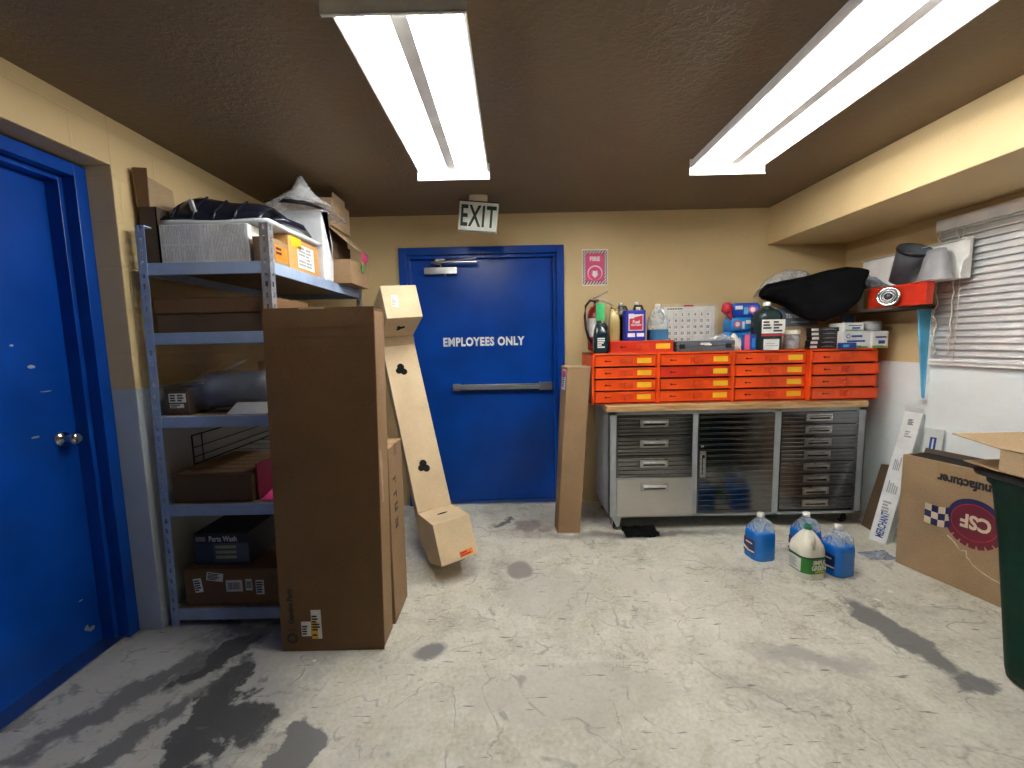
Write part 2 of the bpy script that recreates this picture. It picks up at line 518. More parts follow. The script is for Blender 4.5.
def copy_thing(o, loc, label):
    c = o.copy(); COL.objects.link(c); c.location = loc; c['label'] = label
    for ch in list(o.children):
        d = ch.copy(); COL.objects.link(d); d.parent = c
        for g in list(ch.children):
            e = g.copy(); COL.objects.link(e); e.parent = d
    return c

_text_cache = {}
def text_mb(s, size, mtx, bold=.0, xs=1.0, mi=0, mb=None, depth=.0015, align='CENTER', space=1.0):
    """Lettering as real extruded mesh in the plane given by mtx (x = reading direction, y = up, z = outwards)."""
    key = (s, bold, space)
    if key not in _text_cache:
        cu = bpy.data.curves.new('lettering', 'FONT')
        cu.body = s; cu.size = 1; cu.offset = bold; cu.extrude = .5; cu.resolution_u = 3; cu.space_character = space
        cu.align_x = 'CENTER'; cu.align_y = 'CENTER'
        ob = bpy.data.objects.new('lettering', cu); COL.objects.link(ob)
        dg = bpy.context.evaluated_depsgraph_get(); dg.update()
        me = bpy.data.meshes.new_from_object(ob.evaluated_get(dg))
        vs = [tuple(v.co) for v in me.vertices]; fs = [tuple(p.vertices) for p in me.polygons]
        bpy.data.objects.remove(ob); bpy.data.meshes.remove(me); bpy.data.curves.remove(cu)
        _text_cache[key] = (vs, fs)
    vs, fs = _text_cache[key]
    w = max(v[0] for v in vs) - min(v[0] for v in vs)
    cx = (max(v[0] for v in vs) + min(v[0] for v in vs)) / 2
    cy = (max(v[1] for v in vs) + min(v[1] for v in vs)) / 2
    hgt = max(v[1] for v in vs) - min(v[1] for v in vs)
    k = size / hgt
    if mb is None:
        mb = MB()
    mb.add([((x - cx) * k * xs, (y - cy) * k, (z + .5) * depth) for x, y, z in vs], fs, mi, False, mtx)
    return mb

def face_mtx(o, right, up):
    r = Vector(right).normalized(); u = Vector(up); u = (u - r * u.dot(r)).normalized(); n = r.cross(u)
    m = Matrix.Identity(4)
    for i in range(3):
        m[i][0], m[i][1], m[i][2], m[i][3] = r[i], u[i], n[i], o[i]
    return m
FRONT = lambda x, y, z: face_mtx((x, y, z), (1, 0, 0), (0, 0, 1))       # surface facing -y
FACE_RIGHT = lambda x, y, z: face_mtx((x, y, z), (0, 1, 0), (0, 0, 1))  # surface facing +x
FACE_LEFT = lambda x, y, z: face_mtx((x, y, z), (0, -1, 0), (0, 0, 1))  # surface facing -x
FACE_UP = lambda x, y, z: face_mtx((x, y, z), (1, 0, 0), (0, 1, 0))

def plate(mb, mtx, w, h, t=.0008, mi=0, cx=0, cy=0):
    return mb.box(cx - w / 2, cx + w / 2, cy - h / 2, cy + h / 2, 0, t, mi, mtx)

def print_lines(mb, mtx, w, h, rows, seed, mi=1, z=.0008, cols=1, barcode=False):
    rnd = random.Random(seed)
    if barcode:
        x = -w * .4
        while x < w * .4:
            b = rnd.uniform(.006, .03) * w
            mb.box(x, x + b, -h * .33, h * .3, z, z + .0004, mi, mtx); x += b + rnd.uniform(.015, .035) * w
        return mb
    cw = w * .88 / cols
    for c in range(cols):
        for r in range(rows):
            if rnd.random() < .08:
                continue
            y = h * .42 - (r + .5) * h * .84 / rows
            x0 = -w * .44 + c * cw
            mb.box(x0, x0 + cw * rnd.uniform(.45, .92), y - h * .26 / rows, y + h * .26 / rows, z, z + .0004, mi, mtx)
    return mb

def sticker(parent, mtx, w, h, rows=5, seed=1, mats=('paper', 'ink'), cols=1, barcode=False, name='sticker', label=None):
    mb = MB(); plate(mb, mtx, w, h)
    print_lines(mb, mtx, w, h, rows, seed, 1, .0008, cols, barcode)
    o = mb.build(name, list(mats), parent)
    if label: o['label'] = label
    return o

# ------------------------------------------------------------------ camera
cam = bpy.data.cameras.new('camera'); co = bpy.data.objects.new('camera', cam); COL.objects.link(co)
PITCH, YAW, ROLL = .1003, -.003, -.0216
cp, sp = math.cos(PITCH), math.sin(PITCH)
fw = Vector((math.sin(YAW) * cp, math.cos(YAW) * cp, -sp)); rt = Vector((math.cos(YAW), -math.sin(YAW), 0)); up = rt.cross(fw)
r2 = rt * math.cos(ROLL) + up * math.sin(ROLL); u2 = up * math.cos(ROLL) - rt * math.sin(ROLL)
mt = Matrix.Identity(4)
for i in range(3):
    mt[i][0], mt[i][1], mt[i][2], mt[i][3] = r2[i], u2[i], -fw[i], (0, 0, 1.42)[i]
co.matrix_world = mt
cam.sensor_fit = 'HORIZONTAL'; cam.sensor_width = 36; cam.lens = 36 * 415 / 1024; cam.clip_start = .02
SC.camera = co

# ------------------------------------------------------------------ room
XL, XS, XR, YB, YN = -1.813, 2.139, 2.80, 3.556, -6.0
ZC, ZS, ZW = 2.479, 2.179, 1.215
tag(MB().box(XL - .35, XR + .15, YN - .15, YB + .2, -.12, 0).build('floor', 'floor'), kind='structure')
tag(MB().box(XL - .35, XR + .15, YN - .15, YB + .2, ZC, ZC + .12).build('ceiling', 'ceiling'), kind='structure')

# left wall with door opening y .90-1.98
DY0, DY1, DZ = .90, 1.980, 2.262
w = MB()
for z0, z1, mi in ((0, 1.235, 1), (1.235, ZC, 0)):
    w.box(XL - .3, XL, DY1, YB, z0, z1, mi)
    w.box(XL - .3, XL, YN, DY0, z0, z1, mi)
w.box(XL - .3, XL, DY0, DY1, DZ, ZC, 0)
w.box(XL - .004, XL + .004, DY1 - .0, YB, 1.228, 1.238, 1)
tag(w.build('wall_left', ['block', 'wainblock'], bevel=.006), kind='structure')
# back wall with door opening
BX0, BX1, BZ = -.905, .415, 2.19
w = MB()
w.box(XL - .3, BX0, YB, YB + .15, 0, ZC); w.box(BX1, XR + .1, YB, YB + .15, 0, ZC); w.box(BX0, BX1, YB, YB + .15, BZ, ZC)
tag(w.build('wall_back', 'wall'), kind='structure')
# right wall with window opening y 1.25-2.74, z 1.235-2.13
WY0, WY1, WZ0, WZ1 = 1.15, 2.75, 1.235, 2.14
w = MB()
w.box(XR, XR + .12, YN, YB, 0, ZW, 1)
w.box(XR, XR + .12, WY1, YB, ZW, ZS, 0); w.box(XR, XR + .12, YN, WY0, ZW, ZS, 0)
w.box(XR, XR + .12, WY0, WY1, ZW, WZ0, 0); w.box(XR, XR + .12, WY0, WY1, WZ1, ZS, 0)
tag(w.build('wall_right', ['wall', 'wainscot']), kind='structure')
tag(MB().box(XL - .3, XR + .12, YN - .12, YN, 0, ZC).build('wall_near', 'wall'), kind='structure')
# dropped soffit above the right wall
tag(MB().box(XS, XR + .12, YN, YB, ZS, ZC).build('ceiling_soffit', 'wall', bevel=.006), kind='structure')
tag(MB().box(XR - .004, XR, YN, YB, ZW - .004, ZW + .006).build('trim_1', 'wainscot'), kind='structure')

# window: frame, panes, sill
wn = thing('window_1', None, None, (XR, WY0, WZ0), kind='structure')
f = MB()
f.box(XR + .03, XR + .09, WY0, WY0 + .05, WZ0, WZ1); f.box(XR + .03, XR + .09, WY1 - .05, WY1, WZ0, WZ1)
f.box(XR + .03, XR + .09, WY0, WY1, WZ0, WZ0 + .05); f.box(XR + .03, XR + .09, WY0, WY1, WZ1 - .05, WZ1)
f.box(XR + .04, XR + .08, (WY0 + WY1) / 2 - .02, (WY0 + WY1) / 2 + .02, WZ0, WZ1)
f.build('window_frame', 'white', wn, bevel=.003)
MB().box(XR + .055, XR + .062, WY0 + .04, WY1 - .04, WZ0 + .04, WZ1 - .04).build('pane', 'glassdark', wn)
MB().box(XR - .035, XR + .05, WY0 - .02, WY1 + .02, WZ0 - .022, WZ0).build('window_sill', 'white', wn, bevel=.003)

# ------------------------------------------------------------------ left door
d1 = thing('door_1', None, None, (-2.07, 1.0, 0), kind='structure')
fx0, fx1 = -2.10, -1.930
f = MB()
f.box(fx0, fx1, DY1 - .055, DY1, 0, 2.25); f.box(fx0, fx1, DY0, DY0 + .055, 0, 2.25); f.box(fx0, fx1, DY0 + .0555, DY1 - .0555, 2.195, 2.25)
f.box(fx0, fx1 - .055, DY1 - .075, DY1 - .0555, 0, 2.1945); f.box(fx0, fx1 - .055, DY0 + .0555, DY0 + .075, 0, 2.1945); f.box(fx0, fx1 - .055, DY0 + .0755, DY1 - .0755, 2.172, 2.1945)
f.build('door_frame', 'blue2', d1, bevel=.002)
MB().box(-2.09, -2.046, DY0 + .052, DY1 - .052, .012, 2.19).build('slab', 'blue', d1, bevel=.002)
ky, kz = 1.842, 1.03
kb = Matrix.Translation((-2.046, ky, kz)) @ Matrix.Rotation(PI / 2, 4, 'Y')
k = MB(); k.lathe([(.035, 0), (.035, .004), (.028, .012), (.014, .016), (.012, .034), (.022, .042), (.029, .054), (.029, .066), (.022, .076), (.012, .079), (.004, .0785)], seg=28, mtx=kb)
k.build('door_knob', 'chrome', d1)
c = MB()
rnd = random.Random(3)
for (yy, zz, a, b) in ((1.74, 1.06, .022, .006), (1.86, .10, .02, .014), (1.84, .115, .012, .02), (1.83, .26, .012, .004), (1.70, 1.45, .01, .006), (1.8, 1.25, .03, .003), (1.76, 1.36, .016, .01)):
    c.prism([(yy + a * math.cos(t * PI / 4) * rnd.uniform(.6, 1), zz + b * math.sin(t * PI / 4) * rnd.uniform(.6, 1)) for t in range(8)], -2.046, -2.0454, 'x')
c.build('paint_chip', 'greyink', d1)
tag(MB().box(-2.10, -1.95, DY0 + .0551, DY1 - .0551, 0, .012).build('trim_2', 'alu'), kind='structure')

# ------------------------------------------------------------------ back door
d2 = thing('door_2', None, None, (-.24, YB, 0), kind='structure')
f = MB()
f.box(-.930, -.872, YB - .028, YB + .12, 0, 2.215); f.box(.384, .442, YB - .028, YB + .12, 0, 2.215); f.box(-.8718, .3838, YB - .028, YB + .12, 2.155, 2.215)
f.box(-.8715, -.846, YB + .004, YB + .10, 0, 2.1545); f.box(.358, .3835, YB + .004, YB + .10, 0, 2.1545); f.box(-.8455, .3575, YB + .004, YB + .10, 2.128, 2.1545)
f.build('door_frame', 'blue2', d2, bevel=.003)
SY = YB + .045
MB().box(-.848, .362, SY, SY + .045, .018, 2.13).build('slab', 'blue', d2, bevel=.002)
p = MB()
p.box(-.505, .315, SY - .055, SY - .010, 1.018, 1.062); p.box(.225, .335, SY - .062, SY, 1.008, 1.072)
p.box(-.52, -.46, SY - .05, SY, 1.012, 1.068); p.box(-.46, .24, SY - .0565, SY - .055, 1.036, 1.044, 1)
p.build('push_bar', ['alu', 'benchframe'], d2, bevel=.003)
q = MB(); q.box(-.725, -.455, SY - .06, SY, 2.00, 2.055)
q.tube([(-.59, SY - .03, 2.06), (-.59, SY - .03, 2.085), (-.66, SY - .075, 2.09), (-.28, SY - .13, 2.11)], .008)
q.box(-.60, -.28, SY - .11, SY - .085, 2.083, 2.090); q.box(-.63, -.55, SY - .05, SY - .02, 2.10, 2.125)
q.tube([(-.55, SY - .05, 2.0), (-.55, SY - .05, 1.985)], .007)
q.build('door_closer', 'alu', d2, bevel=.002)
text_mb('EMPLOYEES ONLY', .078, FRONT(-.245, SY, 1.432), bold=.042, xs=.80, space=1.10).build('lettering', 'white', d2)
MB().box(-.846, .358, YB - .03, YB + .10, 0, .016).build('threshold', 'alu', d2, bevel=.002)

# ------------------------------------------------------------------ fluorescent fixtures
def fixture(name, label, x0, x1, y0, y1):
    zl = 2.384
    t = thing(name, label, 'ceiling light', ((x0 + x1) / 2, (y0 + y1) / 2, ZC), group='fluorescent ceiling lights')
    xm = (x0 + x1) / 2
    h = MB()
    tz = 2.452
    h.box(x0 + .012, x1 - .012, y0, y1, tz + .001, ZC - .0005)
    h.prism([(x0 + .004, tz - .022), (x0 + .012, tz - .022), (x0 + .034, tz), (x0 + .034, tz + .006), (x0 + .004, tz + .006)], y0, y1)
    h.prism([(x1 - .004, tz - .022), (x1 - .004, tz + .006), (x1 - .034, tz + .006), (x1 - .034, tz), (x1 - .012, tz - .022)], y0, y1)
    h.build('housing', 'reflector', t)
    c = MB(); c.prism([(xm - .045, tz + .001), (xm - .026, tz - .034), (xm + .026, tz - .034), (xm + .045, tz + .001)], y0 + .003, y1 - .003)
    c.build('ballast_cover', 'reflector', t)
    for ye, s in ((y0, 1), (y1, -1)):
        e = MB(); e.box(x0 - .005, x1 + .005, ye - (.004 if s > 0 else 0), ye + (0 if s > 0 else .004), zl, ZC - .001)
        e.box(x0 - .005, x1 + .005, ye - (.004 if s > 0 else .010), ye + (.010 if s > 0 else .004), zl, zl + .004)
        e.build('end_plate', 'reflector', t, bevel=.001)
    for tx in (xm - .118, xm + .118):
        tb = MB(); zc = tz - .026
        tb.lathe([(.0125, 0), (.0165, .004), (.0165, (y1 - y0) - .104), (.0125, (y1 - y0) - .10)], seg=14, mtx=Matrix.Translation((tx, y0 + .05, zc)) @ Matrix.Rotation(-PI / 2, 4, 'X'))
        tube = tb.build('lamp_tube', 'tube', t)
        for ye, s in ((y0, 1), (y1, -1)):
            sk = MB()
            sk.box(tx - .022, tx + .022, *sorted((ye + s * .004, ye + s * .030)), zc - .006, tz + .001)
            sk.prism([(tx - .022, zc - .006), (tx - .014, zc - .024), (tx - .008, zc - .010), (tx + .008, zc - .010), (tx + .014, zc - .024), (tx + .022, zc - .006)], *sorted((ye + s * .030, ye + s * .046)))
            sk.build('lamp_holder', 'white', t)
fixture('ceiling_light', 'twin-tube fluorescent light on the ceiling in front of the exit sign', -.537, -.118, 1.315, 2.575)
fixture('ceiling_light', 'twin-tube fluorescent light on the ceiling beside the beige soffit', 1.082, 1.520, 1.30, 2.585)

# ------------------------------------------------------------------ exit sign
ex = thing('exit_sign', 'white exit sign with green letters hanging crooked above the blue door', 'sign', (-.215, 3.12, 2.44))
ex.rotation_euler = (0, math.radians(6.2), math.radians(-2))
MB().box(-.140, .140, -.028, .028, -.215, -.010).build('housing', 'exitface', ex, True, bevel=.006)
text_mb('EXIT', .150, FRONT(0.004, -.028, -.113), bold=.020, xs=.56, space=1.12).build('lettering', 'exitgreen', ex, True)
MB().box(-.075, .055, -.026, .026, -.012, .042).build('canopy', 'cream', ex, True, bevel=.006)
MB().box(-.142, .142, -.030, .030, -.016, -.008).build('top_edge', 'black', ex, True)

# ------------------------------------------------------------------ fire sign
fs = thing('fire_sign', 'pink fire sign with striped border and white arrow on the beige wall', 'sign', (.704, YB, 2.03))
mx = FRONT(.704, YB - .002, 2.027)
b = MB(); b.box(-.108, .108, -.148, .148, 0, .002, 0, mx); b.build('panel', 'signwhite', fs)
b = MB(); b.box(-.102, .102, -.140, .140, .002, .0026, 0, mx)
b.build('border', 'maroon', fs)
b = MB(); b.box(-.074, .074, -.110, .110, .0034, .0038, 0, mx); b.build('field', 'signpink', fs)
st = MB()
def stripe(cx, cy, w_, h_):
    st.add([(cx - w_ / 2, cy - h_ / 2, .0030), (cx - w_ / 6, cy - h_ / 2, .0030), (cx + w_ / 2, cy + h_ / 2, .0030), (cx + w_ / 6, cy + h_ / 2, .0030)], [(0, 1, 2, 3)], 0, False, mx)
for i in range(11):
    yv = -.125 + i * .025
    stripe(-.088, yv, .03, .026); stripe(.088, yv, .03, .026)
for i in range(6):
    xv = -.062 + i * .025
    stripe(xv, .126, .03, .026); stripe(xv, -.126, .03, .026)
st.build('stripes', 'signwhite', fs)
g = MB(); g.lathe([(.062, 0), (.062, .0004)], (0, 0, 0), 32, 0, mx @ Matrix.Translation((0, -.045, .0038)))
g.lathe([(.056, .0004), (.056, .0008)], (0, 0, 0), 32, 1, mx @ Matrix.Translation((0, -.050, .0038)))
g.prism([(-.02, -.028), (.02, -.028), (.02, -.055), (.03, -.055), (0, -.088), (-.03, -.055), (-.02, -.055)][::-1], .0046, .0052, 'z', 0, mx)
g.build('arrow_symbol', ['signwhite', 'signpink'], fs)
text_mb('FIRE', .038, mx @ Matrix.Translation((0, .070, .0038)), bold=.04, xs=.95).build('lettering', 'signwhite', fs)

# ------------------------------------------------------------------ steel shelving rack
def lean(z): return -.018 + .0175 * z
RX0, RX1, RY0, RY1 = -1.768, -1.148, 2.0, 3.20
rk = thing('shelving_rack', 'tall blue-grey steel shelving rack with punched posts against the left wall', 'shelving rack', ((RX0 + RX1) / 2, (RY0 + RY1) / 2, 0))
def leaned(mb):
    mb.v = [Vector((p.x + lean(p.z), p.y, p.z)) for p in mb.v]; return mb
def post(px, py, sx, sy, mat):
    m = MB(); W, T, H = .042, .002, 1.995
    n = 38; pit = H / n
    for ax in (0, 1):
        for (a, b_) in ((0, .015), (.027, W)):
            if ax == 0: m.box(*sorted((px + sx * a, px + sx * b_)), *sorted((py, py + sy * T)), 0, H)
            else: m.box(*sorted((px, px + sx * T)), *sorted((py + sy * a, py + sy * b_)), 0, H)
        for k in range(n):
            z0 = k * pit; z1 = z0 + pit * .52
            if ax == 0: m.box(*sorted((px + sx * .015, px + sx * .027)), *sorted((py, py + sy * T)), z0, z1)
            else: m.box(*sorted((px, px + sx * T)), *sorted((py + sy * .015, py + sy * .027)), z0, z1)
    m.box(*sorted((px - sx * .002, px + sx * W)), *sorted((py - sy * .002, py + sy * W)), H, H + .006)
    leaned(m).build('post', mat, rk)
post(RX0, RY0, 1, 1, 'rack'); post(RX1, RY0, -1, 1, 'galv'); post(RX0, RY1, 1, -1, 'rack'); post(RX1, RY1, -1, -1, 'galv')
LV = [1.828, 1.500, 1.092, .643, .088]
for z in LV:
    for y0 in (RY0 + .003, RY1 - .018):
        m = MB(); m.box(RX0 + .004, RX1 - .004, y0, y0 + .015, z - .056, z); leaned(m).build('beam', 'rack', rk, bevel=.002)
    for x0 in (RX0 + .003, RX1 - .018):
        m = MB(); m.box(x0, x0 + .015, RY0 + .019, RY1 - .019, z - .056, z); leaned(m).build('beam', 'rack', rk, bevel=.002)
    m = MB(); m.box(RX0 + .019, RX1 - .019, RY0 + .019, RY1 - .019, z - .016, z - .001); leaned(m).build('shelf_panel', 'chip', rk)

# ------------------------------------------------------------------ generic carton
def carton(name, label, x0, x1, y0, y1, z0, z1, mat='kraft', seam='y', tape=True, skew=0, group=None, bev=.004, cat='box', rotz=0):
    t = thing(name, label, cat, ((x0 + x1) / 2, (y0 + y1) / 2, z0), rotz, group)
    cx, cy = (x1 - x0) / 2, (y1 - y0) / 2; H = z1 - z0
    L = True
    b = MB(); b.box(-cx, cx, -cy, cy, 0, H - .004); b.build('body', mat, t, L, bevel=bev)
    if seam == 'y':
        for s in (-1, 1):
            m = MB(); m.box(*sorted((s * .0015, s * cx)), -cy, cy, H - .004, H); m.build('flap', mat, t, L, bevel=.001)
        if tape:
            m = MB(); m.box(-.024, .024, -cy - .0006, cy + .0006, H, H + .0006); m.box(-.024, .024, -cy - .0006, -cy, H - .06, H); m.box(-.024, .024, cy, cy + .0006, H - .06, H); m.build('tape', 'tape', t, L)
    else:
        for s in (-1, 1):
            m = MB(); m.box(-cx, cx, *sorted((s * .0015, s * cy)), H - .004, H); m.build('flap', mat, t, L, bevel=.001)
        if tape:
            m = MB(); m.box(-cx - .0006, cx + .0006, -.024, .024, H, H + .0006); m.box(cx, cx + .0006, -.024, .024, H - .06, H); m.box(-cx - .0006, -cx, -.024, .024, H - .06, H); m.build('tape', 'tape', t, L)
    if skew:
        for ch in t.children:
            for v in ch.data.vertices:
                v.co.x += skew * v.co.z
    return t

# ---- top shelf, z 1.828
ZT = 1.829
wb = thing('printed_carton', 'white carton covered in fine grey print on top of the rack', 'box', (-1.47, 2.25, ZT))
m = MB(); m.box(-1.69, -1.262, 2.06, 2.44, ZT, 2.018); m.build('body', 'whitebox', wb, bevel=.004)
m = MB()
for (px, pz, ww, hh, n, sd) in ((-1.585, 1.970, .19, .088, 26, 1), (-1.585, 1.882, .19, .075, 26, 2), (-1.378, 1.932, .205, .165, 30, 3)):
    fm = FRONT(px, 2.06, pz); rn = random.Random(sd)
    for c_ in range(n):
        xx = -ww / 2 + ww * c_ / n; y0_ = -hh / 2
        while y0_ < hh / 2 - .006:
            y1_ = min(hh / 2, y0_ + rn.uniform(.012, .06))
            if rn.random() < .86:
                m.box(xx, xx + ww / n * rn.uniform(.26, .42), y0_, y1_, 0, .0005, 0, fm)
            y0_ = y1_ + .003
m.build('print', 'greyink', wb)
m = MB(); m.box(-1.262, -1.2614, 2.10, 2.40, 1.86, 1.99); m.build('side_label', 'paper', wb)

fo = thing('foam_sheet', 'thin white foam sheet lying on the printed white carton', 'foam sheet', (-1.45, 2.3, 2.019))
gr = [[(-1.72 + .55 * i / 8 + .02 * (j / 8), 2.08 + .52 * j / 8, 2.040 + .004 * math.sin(i * 1.1) + .002 * math.cos(j)) for j in range(9)] for i in range(9)]
MB().sheet(gr, .018).build('sheet', 'foam', fo)

# black fender liner with ribs
bl = thing('fender_liner', 'black ribbed plastic fender liner lying on top of the white carton', 'car part', (-1.5, 2.3, 2.04))
def liner_pt(u, v):
    x = -1.70 + .45 * u
    hgt = .142 * min(1, .42 + 3.2 * u) * (1 - .62 * max(0, u - .45) ** 1.2)
    z = 2.052 + hgt * (min(1, v / .22) ** .6 if v < .22 else 1 - .35 * (v - .22)) + .01 * math.sin(u * 9)
    return (x, 2.085 + .05 * min(1, v / .22) + .34 * v + .06 * u, z)
MB().sheet([[liner_pt(i / 18, j / 12) for j in range(13)] for i in range(19)], .006).build('shell', 'navy', bl)
for k, u in enumerate((.12, .32, .52, .74)):
    MB().tube([(x, y - .004, z) for x, y, z in (liner_pt(u, v) for v in (0, .05, .1, .16, .22))], .006, 8).build('rib', 'navy', bl)
m = MB(); m.tube([(-1.26, 2.2, 2.070), (-1.20, 2.26, 2.085), (-1.18, 2.42, 2.09), (-1.20, 2.57, 2.075)], [.012, .02, .02, .008], 8); m.build('flange', 'navy', bl)
m = MB(); m.hexa([(-1.545, 2.086, 2.09), (-1.525, 2.086, 2.085), (-1.525, 2.098, 2.085), (-1.545, 2.098, 2.09), (-1.56, 2.090, 2.14), (-1.545, 2.090, 2.145), (-1.545, 2.108, 2.145), (-1.56, 2.108, 2.14)]); m.build('clip', 'greyplastic', bl)

# narrow open carton at the left
oc = thing('open_carton', 'narrow brown open carton with one flap standing up, left of the printed carton', 'box', (-1.742, 2.3, ZT))
m = MB()
X0, X1, Y0, Y1, H = -1.785, -1.700, 2.066, 2.55, 2.105
m.box(X0, X1, Y0, Y1, ZT, ZT + .004); m.box(X0, X0 + .004, Y0, Y1, ZT, H); m.box(X1 - .004, X1, Y0, Y1, ZT, H); m.box(X0, X1, Y0, Y0 + .004, ZT, H); m.box(X0, X1, Y1 - .004, Y1, ZT, H)
m.build('body', 'tapeddark', oc)  # body coloured very dark: the shade on the carton side is painted in
m = MB(); m.hexa([(-1.775, 2.06, H), (-1.730, 2.068, H), (-1.730, 2.072, H), (-1.775, 2.064, H), (-1.786, 2.06, 2.285), (-1.728, 2.070, 2.285), (-1.728, 2.074, 2.285), (-1.786, 2.064, 2.285)])
m.build('flap', 'kraft_dark', oc)
m = MB(); m.hexa([(-1.785, 2.064, H), (-1.781, 2.064, H), (-1.781, 2.30, H), (-1.785, 2.30, H), (-1.796, 2.064, 2.285), (-1.792, 2.064, 2.285), (-1.792, 2.30, 2.26), (-1.796, 2.30, 2.26)]); m.build('flap', 'kraft_light', oc)

# small brown box and orange-tan box by the right edge
sb = carton('carton', 'small brown carton with an orange sticker behind the front rack post', -1.245, -1.165, 2.06, 2.235, ZT, 1.955, 'kraft', 'x')
sticker(sb, FACE_RIGHT(-1.165, 2.165, 1.89), .11, .075, 3, 4, ('orangelab', 'ink'), name='sticker')
tb_ = carton('carton', 'orange-tan carton with yellow sticker and white shipping label at the rack top edge', -1.255, -1.178, 2.265, 2.61, ZT, 2.018, 'tanbox', 'y', tape=False)
sticker(tb_, FACE_RIGHT(-1.178, 2.45, 1.925), .19, .13, 6, 5, ('paper', 'greyink'), 2, name='shipping_label')
m = MB(); m.box(-1.1782, -1.1768, 2.29, 2.40, 1.96, 2.021); m.box(-1.25, -1.1775, 2.29, 2.40, 2.0181, 2.0195); m.build('yellow_sticker', 'yellow', tb_)

# white bumper foam, rounded top
bf = thing('bumper_foam', 'big white rounded foam bumper block standing at the rack top edge', 'foam block', (-1.3, 2.65, ZT))
prof = [(2.28, ZT), (2.72, ZT), (2.735, 1.95), (2.735, 2.08), (2.70, 2.17), (2.62, 2.235), (2.48, 2.27), (2.36, 2.27), (2.28, 2.25)]
prof = [(a + .02 if a > 2.5 else a + .34, z) for a, z in prof]
m = MB(); m.prism(prof, -1.44, -1.145, 'x'); m.build('block', 'foam', bf, bevel=.012, seg=3)

# crumpled clear plastic bag on it
def crumple_sheet(x0, x1, y0, y1, zf, n=18, amp=.02, seed=0, fr=6.0):
    gr = []
    for i in range(n):
        row = []
        for j in range(n):
            x = x0 + (x1 - x0) * i / (n - 1); y = y0 + (y1 - y0) * j / (n - 1)
            d = noise.noise(Vector((x * fr + seed, y * fr, seed * 1.7))) * amp + noise.noise(Vector((x * fr * 2.6 + seed, y * fr * 2.6, seed))) * amp * .5
            row.append((x + d * .6, y + d * .4, zf(i / (n - 1), j / (n - 1)) + d))
        gr.append(row)
    return gr
def zb(u, v):
    return 2.185 + .17 * math.exp(-((u - .62) ** 2) / .16) * math.exp(-((v - .45) ** 2) / .25) + .10 * math.exp(-((u - .70) ** 2 + (v - .3) ** 2) / .008)
bg = thing('plastic_bag', 'crumpled clear plastic bag with a pointed corner on top of the white foam block', 'plastic bag', (-1.3, 2.6, 2.27))
MB().sheet(crumple_sheet(-1.54, -1.08, 2.44, 2.81, zb, 22, .030, 3, 7), .0015).build('film', 'film', bg)
m = MB(); m.tube([(-1.46, 2.56, 2.285), (-1.36, 2.60, 2.30), (-1.26, 2.65, 2.30), (-1.18, 2.72, 2.285)], [.006, .013, .013, .006], 8); m.build('dark_contents', 'navy', bg)
sb2 = thing('plastic_bag', 'small blue-grey plastic bag lying on the orange-tan carton', 'plastic bag', (-1.3, 2.45, 2.02))
def zb2(u, v): return 2.032 + .055 * math.sin(PI * u) * math.sin(PI * v)
MB().sheet(crumple_sheet(-1.41, -1.20, 2.28, 2.60, zb2, 14, .014, 9, 14), .0015).build('film', 'filmblue', sb2)

# cartons at the back of the top shelf
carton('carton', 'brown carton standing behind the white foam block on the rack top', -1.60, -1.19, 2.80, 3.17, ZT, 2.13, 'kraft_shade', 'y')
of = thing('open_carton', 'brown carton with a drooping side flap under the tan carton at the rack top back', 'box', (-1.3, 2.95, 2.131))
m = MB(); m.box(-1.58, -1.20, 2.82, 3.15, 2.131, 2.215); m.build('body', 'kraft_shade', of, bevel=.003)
m = MB(); m.hexa([(-1.20, 2.80, 2.214), (-1.055, 2.86, 2.075), (-1.055, 3.16, 2.075), (-1.20, 3.14, 2.214), (-1.197, 2.80, 2.218), (-1.052, 2.86, 2.079), (-1.052, 3.16, 2.079), (-1.197, 3.14, 2.218)]); m.build('flap', 'kraft_light', of)
tc_ = carton('carton', 'pale tan carton topmost at the back of the rack, nearly touching the ceiling', -1.56, -1.175, 2.85, 3.15, 2.217, 2.40, 'kraft_light', 'y')
m = MB(); m.box(-1.1748, -1.171, 2.86, 3.06, 2.30, 2.435); m.build('side_flap', 'kraft_light', tc_)
carton('carton', 'small brown carton at the rack top right edge below the drooping flap', -1.185, -1.045, 2.78, 3.10, ZT, 1.985, 'kraft', 'x')
pt = thing('paper_tag', 'hot pink paper tag hanging from the carton flap above the back post', 'tag', (-1.05, 3.02, 2.0))
gr = [[(-1.048 + .012 * math.sin(j), 2.98 + .09 * i / 4, 2.075 - .11 * j / 5) for j in range(6)] for i in range(5)]
MB().sheet(gr, .002).build('paper', 'pink', pt)
gr = [[(-1.040 + .006 * math.sin(j), 2.955 + .05 * i / 3, 2.00 - .075 * j / 4) for j in range(5)] for i in range(4)]
MB().sheet(gr, .002).build('yellow_slip', 'lime', pt)

# ---- second shelf, z 1.500
ZB = 1.501
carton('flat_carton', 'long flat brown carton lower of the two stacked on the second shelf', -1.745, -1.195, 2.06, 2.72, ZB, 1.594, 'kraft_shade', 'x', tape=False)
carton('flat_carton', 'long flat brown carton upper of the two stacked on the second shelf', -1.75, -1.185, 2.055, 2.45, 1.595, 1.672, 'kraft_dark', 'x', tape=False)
rl = thing('black_hose', 'black coiled hose on the second shelf near the back post', 'hose', (-1.22, 2.9, ZB))
for k in range(4):
    pts = [(-1.30 + .11 * math.cos(a * PI / 10), 2.95 + .14 * math.sin(a * PI / 10), ZB + .014 + k * .026) for a in range(21)]
    MB().tube(pts, .013, 8).build('coil', 'black', rl)

